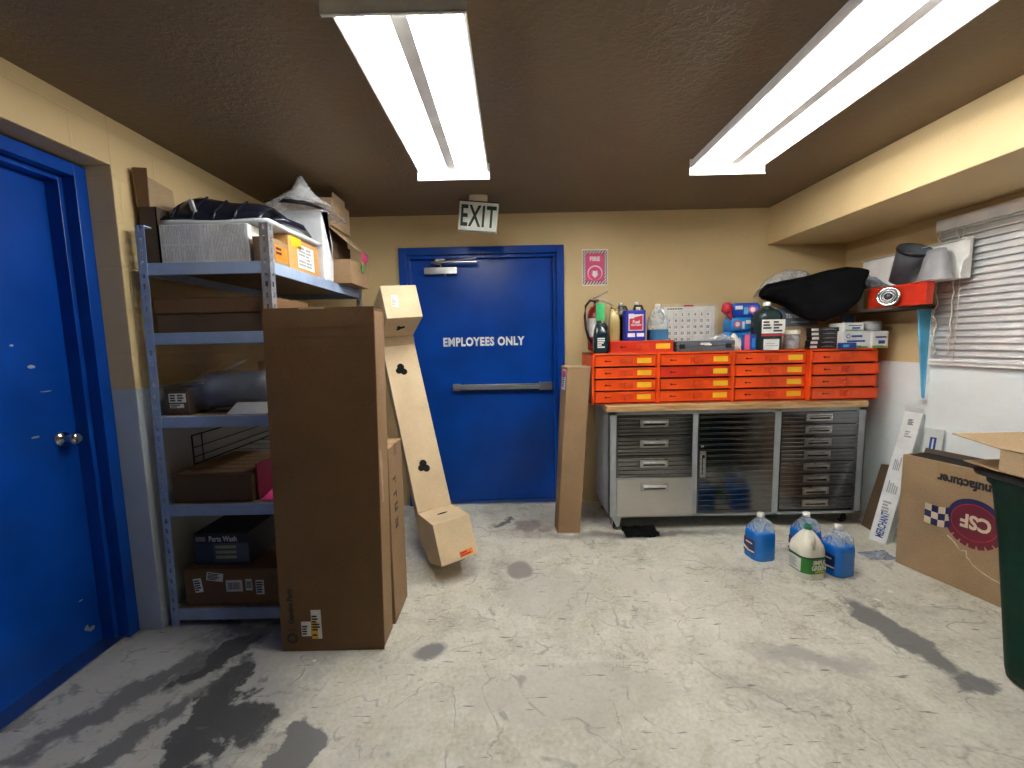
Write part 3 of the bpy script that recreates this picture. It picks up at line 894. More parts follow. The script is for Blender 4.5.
# ---- third shelf, z 1.092
ZD = 1.093
gb = carton('carton', 'dark grey carton with two white labels on the third shelf', -1.745, -1.625, 2.055, 2.40, ZD, 1.225, 'tapeddark', 'y', tape=False)
sticker(gb, FRONT(-1.680, 2.055, 1.178), .085, .045, 3, 11, ('paper', 'ink'), 2)
sticker(gb, FRONT(-1.685, 2.055, 1.138), .07, .020, 2, 12, ('paper', 'ink'), 1)
pr_ = thing('wrapped_roll', 'dark roll wrapped in clear plastic lying across the third shelf', 'roll', (-1.4, 2.13, ZD))
mtr = Matrix.Translation((-1.580, 2.155, ZD + .108)) @ Matrix.Rotation(PI / 2 - .03, 4, 'Y') @ Matrix.Rotation(.0, 4, 'Z')
m = MB(); m.lathe([(.056, .02), (.088, .02), (.090, .06), (.091, .36), (.05, .36)], seg=28, mtx=mtr, cap0=False); m.build('roll', 'case', pr_)
m = MB()
rings = []
for k in range(12):
    z = -.035 + .42 * k / 11; ring = []
    for i in range(28):
        a = 2 * PI * i / 28
        r = .102 + .012 * noise.noise(Vector((math.cos(a) * 2.2, math.sin(a) * 2.2, z * 14)))
        if k < 2: r *= .90 + .05 * k
        ring.append((r * math.cos(a), r * math.sin(a), z))
    rings.append(ring)
m.loft(rings, 0, True, False, False, mtr); m.build('plastic_wrap', 'thinfilm', pr_)
ws_ = tag(MB().sheet([[(-1.42 + .20 * i / 4 + .04 * j / 3, 2.022 + .03 * j / 3, ZD + .003 + .055 * j / 3) for j in range(4)] for i in range(5)], .0015, smooth=False).build('paper_sheet', 'paper'), 'white sheet of paper at the front edge of the third shelf under the wrapped roll', 'paper')
en = thing('envelope', 'brown paper envelope lying across the dark grey carton', 'envelope', (-1.6, 2.2, 1.226))
MB().sheet([[(-1.74 + .23 * i / 5, 2.29 + .20 * j / 4, 1.236 + .05 * i / 5 + .010 * math.sin(j)) for j in range(5)] for i in range(6)], .003).build('body', 'kraft', en)
MB().sheet([[(-1.70 + .18 * i / 4, 2.29 + .10 * j / 3, 1.256 + .090 * (i / 4) ** 1.3 + .004 * j) for j in range(4)] for i in range(5)], .002).build('leaflet', 'paper', en)
for k in range(4):
    cl = MB(); cl.box(-1.49 + .003 * (k % 2), -1.40 + .004 * (k % 3), 2.42, 2.54, 1.093 + .062 * k + .0006, 1.093 + .062 * (k + 1))
    o = cl.build('card_box', 'kraft_light', bevel=.002)
    tag(o, ('cream card box lowest of four stacked at the back of the third shelf', 'cream card box second from the bottom of the third-shelf stack', 'cream card box third from the bottom of the third-shelf stack', 'cream card box topmost of the third-shelf stack')[k], 'box', 'card boxes at the back of the third shelf')

# ---- fourth shelf, z .643
ZE = .644
bb = carton('carton', 'wide low brown carton with slatted top on the fourth shelf', -1.735, -1.33, 2.035, 2.52, ZE, .785, 'kraft_shade', 'y', tape=False)
for k in range(6):
    m = MB(); y = 2.06 + k * .075; m.box(-1.725, -1.345, y, y + .066, .7852, .791); m.build('slat', 'kraft', bb, bevel=.001)
pp = thing('printed_card', 'red and blue printed card beside the low brown carton on the fourth shelf', 'card', (-1.3, 2.25, ZE))
m = MB(); m.box(-1.322, -1.316, 2.06, 2.50, ZE, .83); m.build('board', 'maroon', pp)
m = MB(); m.box(-1.3162, -1.3154, 2.22, 2.36, .70, .825); m.build('blue_print', 'mutedblue', pp)
pk = tag(MB().sheet([[(-1.300 + .10 * i / 4, 2.04 + .22 * j / 4, ZE + .004 + .045 * j / 4) for j in range(5)] for i in range(5)], .0015).build('pink_paper', 'pink'), 'hot pink sheet of paper at the front right of the fourth shelf', 'paper')
wk = thing('wire_basket', 'black wire basket behind the low brown carton on the fourth shelf', 'basket', (-1.48, 2.8, ZE))
bx0, bx1, by0, by1, bz0, bz1 = -1.742, -1.22, 2.20, 2.98, .796, .955
fr_ = MB()
for z in (bz0, bz1):
    fr_.tube([(bx0, by0, z), (bx0, by1, z), (bx1, by1, z), (bx1, by0 + .3, z)], .0042, 6)
fr_.tube([(bx0, by0, bz0), (bx0, by0, bz1)], .0042, 6)
fr_.build('rim', 'black', wk)
wr = MB()
for z in (.835, .888):
    wr.tube([(bx0, by0, z), (bx0, by1, z), (bx1, by1, z), (bx1, by0 + .3, z)], .003, 5)
wr.tube([(bx0, by0 + .07, bz0), (bx0, by0 + .07, bz1)], .003, 5)
for k in range(14):
    x = bx0 + (bx1 - bx0) * k / 13
    wr.tube([(x, by1, bz0), (x, by1, bz1)], .0022, 5)
for k in range(6):
    y = by0 + (by1 - by0) * (k + .5) / 6
    wr.tube([(bx0, y, bz0), (bx1, y, bz0)], .0022, 5) if y > 2.5 else None
wr.build('wires', 'black', wk)

# ---- bottom shelf, z .088
ZG = .089
lb = carton('carton', 'brown carton with five white labels on the bottom shelf', -1.725, -1.225, 2.035, 2.42, ZG, .287, 'kraft_dark', 'x', tape=False)
for k, (x, z, ww, hh, rot, bc) in enumerate(((-1.655, .200, .042, .075, .12, False), (-1.565, .245, .085, .045, -.15, False), (-1.468, .195, .085, .062, 0, True), (-1.392, .200, .034, .062, 0, True), (-1.335, .185, .042, .078, 0, False))):
    sticker(lb, FRONT(x, 2.035, z) @ Matrix.Rotation(rot, 4, 'Z'), ww, hh, 5, 20 + k, ('paper', 'ink'), 1, bc)
pw = thing('parts_carton', 'charcoal carton with pale lettering on the bottom shelf, on the labelled brown carton', 'box', (-1.55, 2.2, .288))
m = MB(); m.box(-1.700, -1.412, 2.09, 2.36, .288, .455); m.build('body', 'darkcarton', pw, bevel=.003)
m = MB(); m.box(-1.698, -1.60, 2.0885, 2.09, .292, .400, 0); m.box(-1.60, -1.414, 2.0885, 2.09, .292, .400, 1)
for k in range(3): m.box(-1.588, -1.478, 2.0875, 2.0885, .316 + k * .028, .332 + k * .028, 2)
m.box(-1.688, -1.638, 2.0875, 2.09, .412, .436, 3)
m.build('print', ['mutedblue', 'greyblue', 'olive', 'greyplastic'], pw)
text_mb('Parts Wash', .030, FRONT(-1.545, 2.09, .424), bold=.02, xs=.78).build('lettering', 'paper', pw)

# ------------------------------------------------------------------ big standing carton
bc = carton('tall_carton', 'very tall dark brown carton standing upright in front of the rack', -1.107, -.634, 1.815, 1.955, 0, 1.580, 'kraft_dark', 'x', tape=False, skew=.022, bev=.003)
def sk(x, z): return x + .022 * z
# right-hand side sheet coloured lighter to paint light on it; lifted front sheet, torn tape
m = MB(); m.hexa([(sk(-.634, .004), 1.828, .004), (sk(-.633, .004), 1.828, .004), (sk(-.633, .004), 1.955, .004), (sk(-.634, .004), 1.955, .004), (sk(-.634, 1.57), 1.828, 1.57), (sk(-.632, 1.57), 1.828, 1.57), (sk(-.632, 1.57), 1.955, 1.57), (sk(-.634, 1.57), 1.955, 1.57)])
m.build('lit_side_tone', 'kraft', bc)
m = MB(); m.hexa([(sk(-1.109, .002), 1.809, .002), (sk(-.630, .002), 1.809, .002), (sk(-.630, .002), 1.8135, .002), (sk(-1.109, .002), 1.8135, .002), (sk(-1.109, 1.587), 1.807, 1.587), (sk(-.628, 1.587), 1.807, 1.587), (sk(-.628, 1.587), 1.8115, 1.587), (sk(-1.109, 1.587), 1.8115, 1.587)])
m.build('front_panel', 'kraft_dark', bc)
m = MB()
rnd = random.Random(5)
pts = [(1.834 + rnd.uniform(-.004, .012), .70 + .36 * k / 12) for k in range(13)]
poly = pts + [(1.865 + rnd.uniform(-.008, .008), .70 + .36 * k / 12) for k in range(12, -1, -1)]
m.prism(poly, sk(-.6328, .9), sk(-.6315, .9), 'x'); m.build('torn_tape', 'kraft_light', bc)
m = MB(); m.box(sk(-.95, 1.582), sk(-.84, 1.582), 1.806, 1.812, 1.580, 1.590); m.build('torn_edge', 'kraft_light', bc)
m = MB()
for zz in (1.50, 1.46, 1.415): m.box(sk(-1.10, zz), sk(-.66, zz), 1.8062, 1.8076, zz, zz + .0016)
m.build('crease', 'kraft_shade', bc)
yf = 1.8088
sticker(bc, FRONT(sk(-.990, .11), yf, .112), .045, .072, 5, 31, ('paper', 'ink'))
lb2 = MB(); fm = FRONT(sk(-.942, .13), yf, .134); plate(lb2, fm, .046, .142); lb2.box(-.023, .005, -.070, .015, .0008, .0014, 2, fm); print_lines(lb2, fm, .046, .142, 9, 32, 1, .0014)
lb2.build('sticker', ['paper', 'ink', 'yellow'], bc)
lm_ = face_mtx((sk(-1.060, .2), yf, .215), (0, 0, 1), (-1, 0, 0))
lt = text_mb('Genuine Parts', .026, lm_ @ Matrix.Translation((.01, 0, 0)), bold=.02, xs=.86)
lt.box(-.108, -.105, -.016, .016, 0, .0012, 0, lm_)
gm = lm_ @ Matrix.Translation((-.148, 0, 0))
for k in range(10):
    a0 = 2 * PI * k / 10
    lt.prism([(.014 * math.cos(a0), .014 * math.sin(a0)), (.027 * math.cos(a0 + .1), .027 * math.sin(a0 + .1)), (.027 * math.cos(a0 + .42), .027 * math.sin(a0 + .42)), (.014 * math.cos(a0 + .55), .014 * math.sin(a0 + .55))], 0, .0012, 'z', 0, gm)
lt.build('lettering', 'ink', bc)

# second carton behind it
b2 = carton('carton', 'brown carton half hidden behind the very tall dark carton', -1.07, -.625, 1.985, 2.225, 0, .912, 'kraft', 'x', skew=.006)
mk = MB()
fm = face_mtx((-.6215, 2.115, .60), (0, 0, 1), (0, -1, 0))
for (x, y, w_, h_) in ((-.03, .03, .012, .05), (0, .03, .012, .05), (-.015, .052, .04, .010), (.05, .02, .035, .012), (.06, .045, .012, .05), (-.10, .02, .05, .012), (-.10, .05, .05, .012), (-.12, .035, .012, .04), (.13, .03, .04, .01), (.14, .05, .012, .04)):
    mk.box(x - w_ / 2, x + w_ / 2, y - h_ / 2, y + h_ / 2, 0, .0012, 0, fm)
mk.build('marker_print', 'ink', b2)

# ------------------------------------------------------------------ leaning shaped carton
TH = thing('bumper_carton', 'long tan cardboard pack with block ends leaning beside the blue door', 'box', (-.471, 2.598, .030))
yaw, ln, rl_ = .525, .368, -.07
LMX = Matrix.Rotation(yaw, 4, 'Z') @ Matrix.Rotation(rl_, 4, 'Y') @ Matrix.Rotation(-ln, 4, 'X')
def lm(mb):  # local coords: a width, -b depth toward front, c length
    mb.v = [LMX @ p for p in mb.v]; return mb
hw = .118
# plank with flutes of cardboard: back body
m = MB(); m.box(-hw, hw, -.004, .080, .09, 1.74); lm(m).build('body', 'kraft_pale', TH, True, bevel=.003)
m = MB(); m.prism([(-.305, .0), (-.04, .0), (.02, .09), (.02, .30), (-.004, .313), (-.305, .24)], -hw, hw, 'x'); lm(m).build('lower_block', 'kraft_pale', TH, True, bevel=.003)
m = MB(); m.prism([(-.303, 1.568), (-.004, 1.555), (.05, 1.56), (.05, 1.80), (-.305, 1.804)], -hw - .003, hw + .003, 'x'); lm(m).build('upper_block', 'kraft_pale', TH, True, bevel=.003)
m = MB(); m.hexa([(-hw, -.009, .318), (hw, -.009, .318), (hw, -.005, .318), (-hw, -.005, .318), (-hw + .004, -.012, .365), (hw - .01, -.012, .372), (hw - .01, -.006, .372), (-hw + .004, -.006, .365)]); lm(m).build('lower_flap', 'kraft_pale', TH, True)
m = MB(); m.box(-hw, hw, -.0085, -.0042, 1.485, 1.553); lm(m).build('upper_flap', 'kraft_light', TH, True)
def clover(mb, a, b, c, s, axis):
    # three-lobed hand hole
    for (dx, dy, r) in ((0, .6, .62), (-.45, -.1, .55), (.4, -.35, .6), (0, 0, .6)):
        pts = [(s * (dx + r * math.cos(t * PI / 8)), s * (dy + r * math.sin(t * PI / 8))) for t in range(16)]
        if axis == 'front': mb.prism([(a + p, c + q) for p, q in pts], b - .0012, b, 'y')
        elif axis == 'flat': mb.prism([(a + p, b + q * .8) for p, q in pts], c - .0008, c + .0008, 'z')
    return mb
h = MB(); clover(h, -.012, -.0046, .60, .040, 'front'); clover(h, -.02, -.0046, 1.30, .040, 'front'); lm(h).build('hand_hole', 'dark', TH, True)
h = MB(); h.prism([(.0 + .034 * math.cos(t * PI / 8), .012 * math.sin(t * PI / 8)) for t in range(16)], .0, .0012, 'z', 0, face_mtx((0, -.13, .2762), (1, 0, 0), (0, -.97, -.236)) if False else Matrix.Translation((0, -.15, .2795)) @ Matrix.Rotation(-.237 * -1, 4, 'X')); lm(h).build('top_hole', 'dark', TH, True)
h = MB()
for (dx, dy, r) in ((-.012, .012, .014), (.014, -.004, .014), (0, 0, .013), (-.018, -.010, .012)):
    h.prism([(dx + r * math.cos(t * PI / 6), -.15 + dy * 1.6 + r * 1.5 * math.sin(t * PI / 6)) for t in range(12)], 1.5595, 1.5605, 'z')
lm(h).build('under_hole', 'dark', TH, True)
sm = Matrix.Translation((.045, -.305, .030)) @ Matrix.Rotation(PI / 2, 4, 'X') @ Matrix.Rotation(.05, 4, 'Z')
m = MB(); plate(m, sm, .085, .032); print_lines(m, sm, .085, .032, 2, 41); lm(m).build('sticker', ['orangelab', 'redlab'], TH, True)
sm = Matrix.Translation((-.045, -.304, 1.69)) @ Matrix.Rotation(PI / 2, 4, 'X') @ Matrix.Rotation(-.1, 4, 'Z')
m = MB(); plate(m, sm, .045, .085); print_lines(m, sm, .045, .085, 5, 42); lm(m).build('label', ['paper', 'greyink'], TH, True)
m = MB(); m.box(-.02, .012, -.0052, -.0042, .35, 1.2); lm(m).build('tape', 'tape', TH, True) if False else None

# ------------------------------------------------------------------ narrow tall carton right of the door
nt_ = thing('narrow_carton', 'narrow tall brown carton standing between the blue door and the workbench', 'box', (.38, 3.05, 0))
NB = [(.307, 2.962), (.470, 2.955), (.456, 3.085), (.296, 3.092)]
NTT = [(.400, 3.05), (.570, 3.043), (.548, 3.185), (.374, 3.192)]
m = MB(); m.hexa([(x, y, 0.003) for x, y in NB] + [(x, y, 1.222) for x, y in NTT]); m.build('body', 'kraft', nt_, bevel=.003)
m = MB(); m.hexa([(.304, 2.958, 0), (.474, 2.951, 0), (.460, 3.089, 0), (.292, 3.096, 0), (.304, 2.958, .004), (.474, 2.951, .004), (.460, 3.089, .004), (.292, 3.096, .004)]); m.build('bottom_flap', 'kraft_light', nt_)
m = MB(); m.hexa([(.398, 3.047, 1.2225), (.573, 3.040, 1.2225), (.550, 3.188, 1.2225), (.371, 3.195, 1.2225), (.399, 3.047, 1.227), (.574, 3.040, 1.227), (.551, 3.188, 1.235), (.372, 3.195, 1.235)]); m.build('top_flap', 'kraft_light', nt_)
# label on the left face near the top
A = Vector((.400, 3.05, 1.222)); Bv = Vector((.307, 2.962, 0)); dn = (Bv - A).normalized(); bk = Vector((-.026, .142, 0)).normalized()
sm = face_mtx(A + dn * .09 + bk * .06 + Vector((-.0010, 0, 0)), -bk, -dn)
m = MB(); plate(m, sm, .085, .15); m.box(-.038, .038, .02, .07, .0008, .0014, 1, sm); print_lines(m, sm, .07, .14, 8, 51, 2, .0014); m.build('label', ['paper', 'pink', 'navylab'], nt_)

# ------------------------------------------------------------------ workbench
WX0, WX1, WY0_, WY1_ = .690, 2.556, 2.970, 3.475
wbn = thing('workbench', 'long steel workbench with maple top, ribbed drawers and a cupboard door on casters', 'workbench', ((WX0 + WX1) / 2, 3.22, 0))
m = MB()
zb0, zt0 = .105, .902
m.box(WX0, WX0 + .012, WY0_, WY1_, zb0, zt0); m.box(WX1 - .012, WX1, WY0_, WY1_, zb0, zt0); m.box(WX0, WX1, WY1_ - .01, WY1_, zb0, zt0); m.box(WX0, WX1, WY0_ + .02, WY1_, zb0, zb0 + .012)
for (a, b_) in ((WX0, .745), (1.300, 1.338), (1.894, 1.940), (2.500, WX1)):
    m.box(a, b_, WY0_, WY0_ + .03, zb0, zt0)
m.box(WX0, WX1, WY0_, WY0_ + .03, .876, zt0); m.box(WX0, WX1, WY0_, WY0_ + .03, zb0, .124)
m.box(WX0 + .01, WX1 - .01, WY0_ + .022, WY0_ + .03, zb0, zt0, 1)
m.build('cabinet_body', ['benchframe', 'dark'], wbn, bevel=.003)
MB().box(WX0 - .022, WX1 - .006, WY0_ - .018, WY1_ + .015, .903, .946).build('worktop', 'wood', wbn, bevel=.004)

def ribbed(x0, x1, z0, z1, yf_, ribs):
    m = MB(); m.box(x0, x1, yf_, yf_ + .02, z0, z1)
    for r in range(ribs):
        z = z0 + (z1 - z0) * (r + .5) / ribs
        hh = min(.010, (z1 - z0) / ribs * .36)
        m.prism([(yf_ - .0014, z - hh * .3), (yf_ - .0014, z + hh * .3), (yf_ + .001, z + hh), (yf_ + .001, z - hh)], x0 + .002, x1 - .002, 'x')
    return m
def bench_handle(parent, x, z, w_, h_, yf_):
    m = MB()
    m.box(x - w_ / 2, x + w_ / 2, yf_ - .006, yf_ + .002, z - h_ / 2, z + h_ / 2)
    m.box(x - w_ * .38, x + w_ * .38, yf_ - .0068, yf_ - .006, z - h_ * .26, z + h_ * .12, 1)
    m.prism([(yf_ - .016, z + h_ * .0), (yf_ - .016, z + h_ * .16), (yf_ - .006, z + h_ * .30), (yf_ - .006, z + h_ * .14)], x - w_ * .40, x + w_ * .40, 'x')
    m.build('handle', ['handle', 'dark'], parent, bevel=.0015)
yf_ = WY0_ - .006
for (z1, z0, rb, mt_) in ((.872, .727, 5, 'steel'), (.722, .579, 5, 'steel'), (.573, .414, 5, 'steel'), (.408, .120, 0, 'steel2')):
    y_ = yf_ - (.006 if rb == 0 else 0)
    d = (ribbed(.749, 1.296, z0, z1, y_, rb) if rb else MB().box(.749 - .004, 1.300, y_, y_ + .02, z0, z1)).build('drawer', mt_, wbn, bevel=.0015)
    bench_handle(d, 1.015 if rb else 1.02, z1 - .058 if rb else z1 - .07, .205, .054, y_ - .003)
cd = ribbed(1.342, 1.890, .130, .872, yf_, 18).build('cupboard_door', 'steel', wbn, bevel=.0015)
m = MB(); m.box(1.352, 1.392, yf_ - .012, yf_ + .002, .405, .60); m.box(1.362, 1.382, yf_ - .0135, yf_ - .011, .43, .575, 1); m.prism([(1.366, yf_ - .024), (1.378, yf_ - .024), (1.376, yf_ - .012), (1.368, yf_ - .012)], .43, .55, 'z'); m.build('handle', ['handle', 'dark'], cd, bevel=.002)
m = MB(); m.lathe([(.011, 0), (.011, .006), (.008, .009)], seg=16, mtx=face_mtx((1.366, yf_ - .002, .637), (1, 0, 0), (0, 0, 1))); m.build('lock', 'chrome', cd)
for k in range(8):
    z1 = .872 - k * .0915; z0 = z1 - .087
    d = ribbed(1.944, 2.497, z0, z1, yf_, 3).build('drawer', 'steel', wbn, bevel=.0015)
    bench_handle(d, 2.205, (z0 + z1) / 2 + .006, .190, .050, yf_ - .003)
    m = MB(); m.lathe([(.009, 0), (.009, .006), (.006, .008)], seg=14, mtx=face_mtx((2.288, yf_ - .009, (z0 + z1) / 2 + .006), (1, 0, 0), (0, 0, 1))); m.build('lock', 'chrome', d)
for (cx, cy) in ((.745, 3.02), (2.485, 3.06), (.745, 3.40), (2.485, 3.40)):
    m = MB(); m.box(cx - .045, cx + .045, cy - .035, cy + .045, .098, .1045)
    for s in (-.024, .020):
        m.prism([(cy - .035, .1), (cy + .04, .1), (cy + .02, .028), (cy - .012, .028)], cx + s, cx + s + .004, 'x')
    cs = m.build('caster', 'alu', wbn)
    m = MB(); m.lathe([(.030, -.016), (.041, -.013), (.044, -.006), (.044, .006), (.041, .013), (.030, .016)], seg=22, mtx=Matrix.Translation((cx, cy + .004, .0445)) @ Matrix.Rotation(PI / 2, 4, 'Y')); m.build('wheel', 'rubber', cs)
m = MB(); m.prism([(WX0 + .012, .122), (.782, .122), (.765, .035), (.748, .035)], WY0_ - .004, WY0_ + .002, 'y'); m.build('corner_gusset', 'benchframe', wbn)

# rag and litter under the bench
rg = thing('black_rag', 'crumpled black rag on the concrete under the workbench', 'rag', (.85, 2.92, 0))
gr = crumple_sheet(.79, 1.03, 2.86, 3.02, lambda u, v: .016 + .022 * math.sin(PI * u) * math.sin(PI * v), 16, .014, 21, 18)
gr = [[(p[0], p[1], max(.006, p[2])) for p in r] for r in gr]
MB().sheet(gr, .004).build('cloth', 'blackmat', rg)

# ------------------------------------------------------------------ orange drawer cabinets
OY = 3.04
def latch(parent, x, z, yf2):
    m = MB(); m.box(x - .048, x + .048, yf2 - .003, yf2 + .001, z - .020, z + .022)
    m.prism([(x - .02, z + .006), (x + .02, z + .006), (x + .012, z - .022), (x - .012, z - .022)], yf2 - .014, yf2 - .003, 'y')
    m.lathe([(.010, 0), (.010, .010), (.006, .012)], seg=14, mtx=face_mtx((x, yf2 - .003, z + .010), (1, 0, 0), (0, 0, 1)))
    m.build('latch', 'latch', parent, bevel=.001)
def tray_front(parent, name, x0, x1, z0, z1, yf2, card, mat='orange', depth=.35, cdx=-.072):
    m = MB(); m.box(x0, x1, yf2, yf2 + depth, z0, z1)
    m.box(x0 - .003, x1 + .003, yf2 - .004, yf2 + .006, z1 - .008, z1 + .001); m.box(x0 - .003, x1 + .003, yf2 - .004, yf2 + .006, z0 - .001, z0 + .006)
    d = m.build(name, mat, parent, bevel=.0015)
    zc = (z0 + z1) / 2
    latch(d, (x0 + x1) / 2 + .005, zc, yf2)
    m = MB(); m.lathe([(.007, 0), (.007, .0012)], seg=14, mtx=face_mtx((x0 + .075, yf2 - .0004, zc), (1, 0, 0), (0, 0, 1))); m.box(x0 + .08, x0 + .115, yf2 - .0012, yf2, zc - .004, zc + .002); m.build('finger_hole', 'dark', d)
    if card:
        m = MB(); m.box(x1 + cdx - .052, x1 + cdx + .052, yf2 - .002, yf2 + .0005, zc - .018, zc + .020); m.build('label_card', 'yellow', d)
    return d
units = ((.580, 1.062, True, 'orange four-drawer cabinet at the left end of the workbench, beside the narrow carton'),
         (1.066, 1.610, True, 'orange four-drawer cabinet on the workbench, under the grey tool case'),
         (1.614, 2.148, True, 'orange four-drawer cabinet on the workbench, under the dark green jug'),
         (2.152, 2.632, False, 'orange four-drawer cabinet without yellow cards at the right end of the workbench'))
for ui, (x0, x1, card, lab) in enumerate(units):
    t = thing('drawer_cabinet', lab, 'drawer cabinet', ((x0 + x1) / 2, 3.25, .947), group='orange drawer cabinets')
    yo = OY if ui < 3 else OY - .035
    m = MB(); zt1 = 1.322
    sl = .012 if ui else .018
    m.box(x0, x0 + sl, yo, yo + .44, .947, zt1); m.box(x1 - .010, x1, yo, yo + .44, .947, zt1); m.box(x0, x1, yo, yo + .44, zt1 - .012, zt1); m.box(x0, x1, yo, yo + .44, .947, .953); m.box(x0, x1, yo + .43, yo + .44, .947, zt1)
    m.box(x0 + .012, x1 - .01, yo + .03, yo + .035, .953, zt1 - .01, 1)
    if ui: m.box(x0 - .004, x0 + .012, yo - .004, yo + .01, .947, zt1)
    m.build('shell', ['orange', 'dark'], t, bevel=.0015)
    for k in range(4):
        z1 = 1.302 - k * .0885; z0 = z1 - .073
        jx = random.uniform(-.003, .003) + (.012 * (k % 2) if ui == 3 else 0)
        xx1 = x1 - .016 + (.012 if ui == 3 else 0)
        tray_front(t, 'drawer', x0 + (.024 if ui == 0 else .016) + jx * .3, xx1 + jx, z0, z1, yo - (.006 if ui < 3 else .012) - random.uniform(0, .008), card, 'red' if (ui, k) == (1, 1) else 'orange', .36, -.085 if ui == 0 else -.075)
# loose tray on the first cabinet
lt_ = thing('parts_tray', 'red parts tray with a yellow card on the leftmost orange cabinets', 'tray', (.95, 3.2, 1.323))
tray_front(lt_, 'drawer', .722, 1.178, 1.325, 1.410, 3.055, True, 'red', .34, -.075)

ZO = 1.3225
# grey tool case
cs_ = thing('tool_case', 'flat dark grey plastic tool case on the orange cabinets below the calendar', 'case', (1.41, 3.2, ZO))
m = MB(); m.box(1.205, 1.635, 3.06, 3.34, ZO, ZO + .038); m.build('base', 'case', cs_, bevel=.006)
m = MB(); m.box(1.205, 1.635, 3.06, 3.34, ZO + .040, ZO + .078); m.build('lid', 'case', cs_, bevel=.006)
for x in (1.245, 1.585):
    m = MB(); m.box(x - .02, x + .02, 3.052, 3.062, ZO + .022, ZO + .056); m.build('latch', 'black', cs_, bevel=.002)
m = MB(); m.box(1.38, 1.45, 3.0585, 3.06, ZO + .048, ZO + .064); m.box(1.41, 1.46, 3.0583, 3.06, ZO + .044, ZO + .056); m.build('badge', 'paper', cs_)

# ------------------------------------------------------------------ wall calendar
ca = thing('wall_calendar', 'white month calendar in a pale frame on the back wall', 'calendar', (1.49, YB, 1.54))
m = MB(); m.box(1.270, 1.742, YB - .010, YB - .001, 1.36, 1.712); m.build('backing', 'cream', ca, bevel=.002)
m = MB(); m.box(1.285, 1.712, YB - .013, YB - .010, 1.37, 1.686); m.build('page', 'paper', ca)
m = MB()
for k in range(8): m.box(1.31 + k * .054, 1.311 + k * .054, YB - .0136, YB - .013, 1.375, 1.655)
for k in range(6): m.box(1.31, 1.689, YB - .0136, YB - .013, 1.385 + k * .052, 1.386 + k * .052)
m.build('grid', 'greyink', ca)
tx_ = MB()
n_ = 1
for r in range(5):
    for c_ in range(7):
        if n_ <= 31 and not (r == 0 and c_ < 1):
            text_mb(str(n_), .022, FRONT(1.331 + c_ * .054, YB - .013, 1.622 - r * .052), bold=.02, xs=.9, mb=tx_, depth=.0008); n_ += 1
for k in range(6): tx_.box(1.31 + k * .022, 1.327 + k * .022, YB - .0138, YB - .013, 1.665, 1.674)
tx_.build('numerals', 'ink', ca)
m = MB(); m.box(1.45, 1.53, YB - .014, YB - .0125, 1.688, 1.700); m.build('hanger_tab', 'redlab', ca)

# ------------------------------------------------------------------ fire extinguisher on the wall
fe = thing('fire_extinguisher', 'dark red fire extinguisher with a green tag hung on the back wall', 'fire extinguisher', (.69, 3.47, 1.33))
ec = (.695, 3.475)
m = MB(); m.lathe([(.040, 0), (.062, .008), (.066, .03), (.066, .29), (.055, .335), (.028, .36), (.020, .372)], (*ec, 1.335), 26); m.build('cylinder', 'extred', fe)
m = MB(); m.lathe([(.067, 0), (.067, .15)], (*ec, 1.45), 26, cap0=False, cap1=False); m.build('label_band', 'paper', fe)
m = MB(); m.lathe([(.020, 0), (.022, .03), (.014, .04)], (*ec, 1.705), 18); m.box(ec[0] - .015, ec[0] + .015, ec[1] - .05, ec[1] + .02, 1.735, 1.75); m.build('valve', 'chrome', fe)
m = MB(); m.tube([(ec[0] - .03, ec[1] - .03, 1.755), (ec[0] + .03, ec[1] - .05, 1.785), (ec[0] + .085, ec[1] - .06, 1.815)], [.008, .007, .005], 8)
m.tube([(ec[0] - .02, ec[1] - .03, 1.738), (ec[0] + .045, ec[1] - .055, 1.745), (ec[0] + .115, ec[1] - .07, 1.705)], .006, 8); m.build('lever', 'alu', fe)
m = MB()
m.tube([(ec[0] - .01, ec[1] - .03, 1.735), (ec[0] - .055, ec[1] - .045, 1.745), (ec[0] - .092, ec[1] - .05, 1.70), (ec[0] - .100, ec[1] - .055, 1.62), (ec[0] - .092, ec[1] - .06, 1.52), (ec[0] - .070, ec[1] - .06, 1.44), (ec[0] - .035, ec[1] - .062, 1.40)], [.010, .010, .010, .010, .010, .012, .016], 10)
m.build('hose', 'black', fe)
m = MB(); m.box(ec[0] - .018, ec[0] + .052, ec[1] - .098, ec[1] - .096, 1.575, 1.715, 0); m.build('inspection_tag', 'greentag', fe)
m = MB(); m.tube([(ec[0] + .01, ec[1] - .097, 1.712), (ec[0] + .005, ec[1] - .05, 1.74)], .0015, 5); m.build('tag_string', 'paper', fe)
m = MB(); m.box(ec[0] - .03, ec[0] + .03, ec[1] + .066, YB, 1.42, 1.70); m.build('wall_bracket', 'extred', fe)

# ------------------------------------------------------------------ bottles
def rrect(w_, d_, r, z, seg=6, cx=0, cy=0):
    pts = []
    for qx, qy, a0 in ((1, 1, 0), (-1, 1, PI / 2), (-1, -1, PI), (1, -1, 3 * PI / 2)):
        for k in range(seg):
            a = a0 + PI / 2 * k / (seg - 1)
            pts.append((cx + qx * (w_ / 2 - r) + r * math.cos(a), cy + qy * (d_ / 2 - r) + r * math.sin(a), z))
    return pts

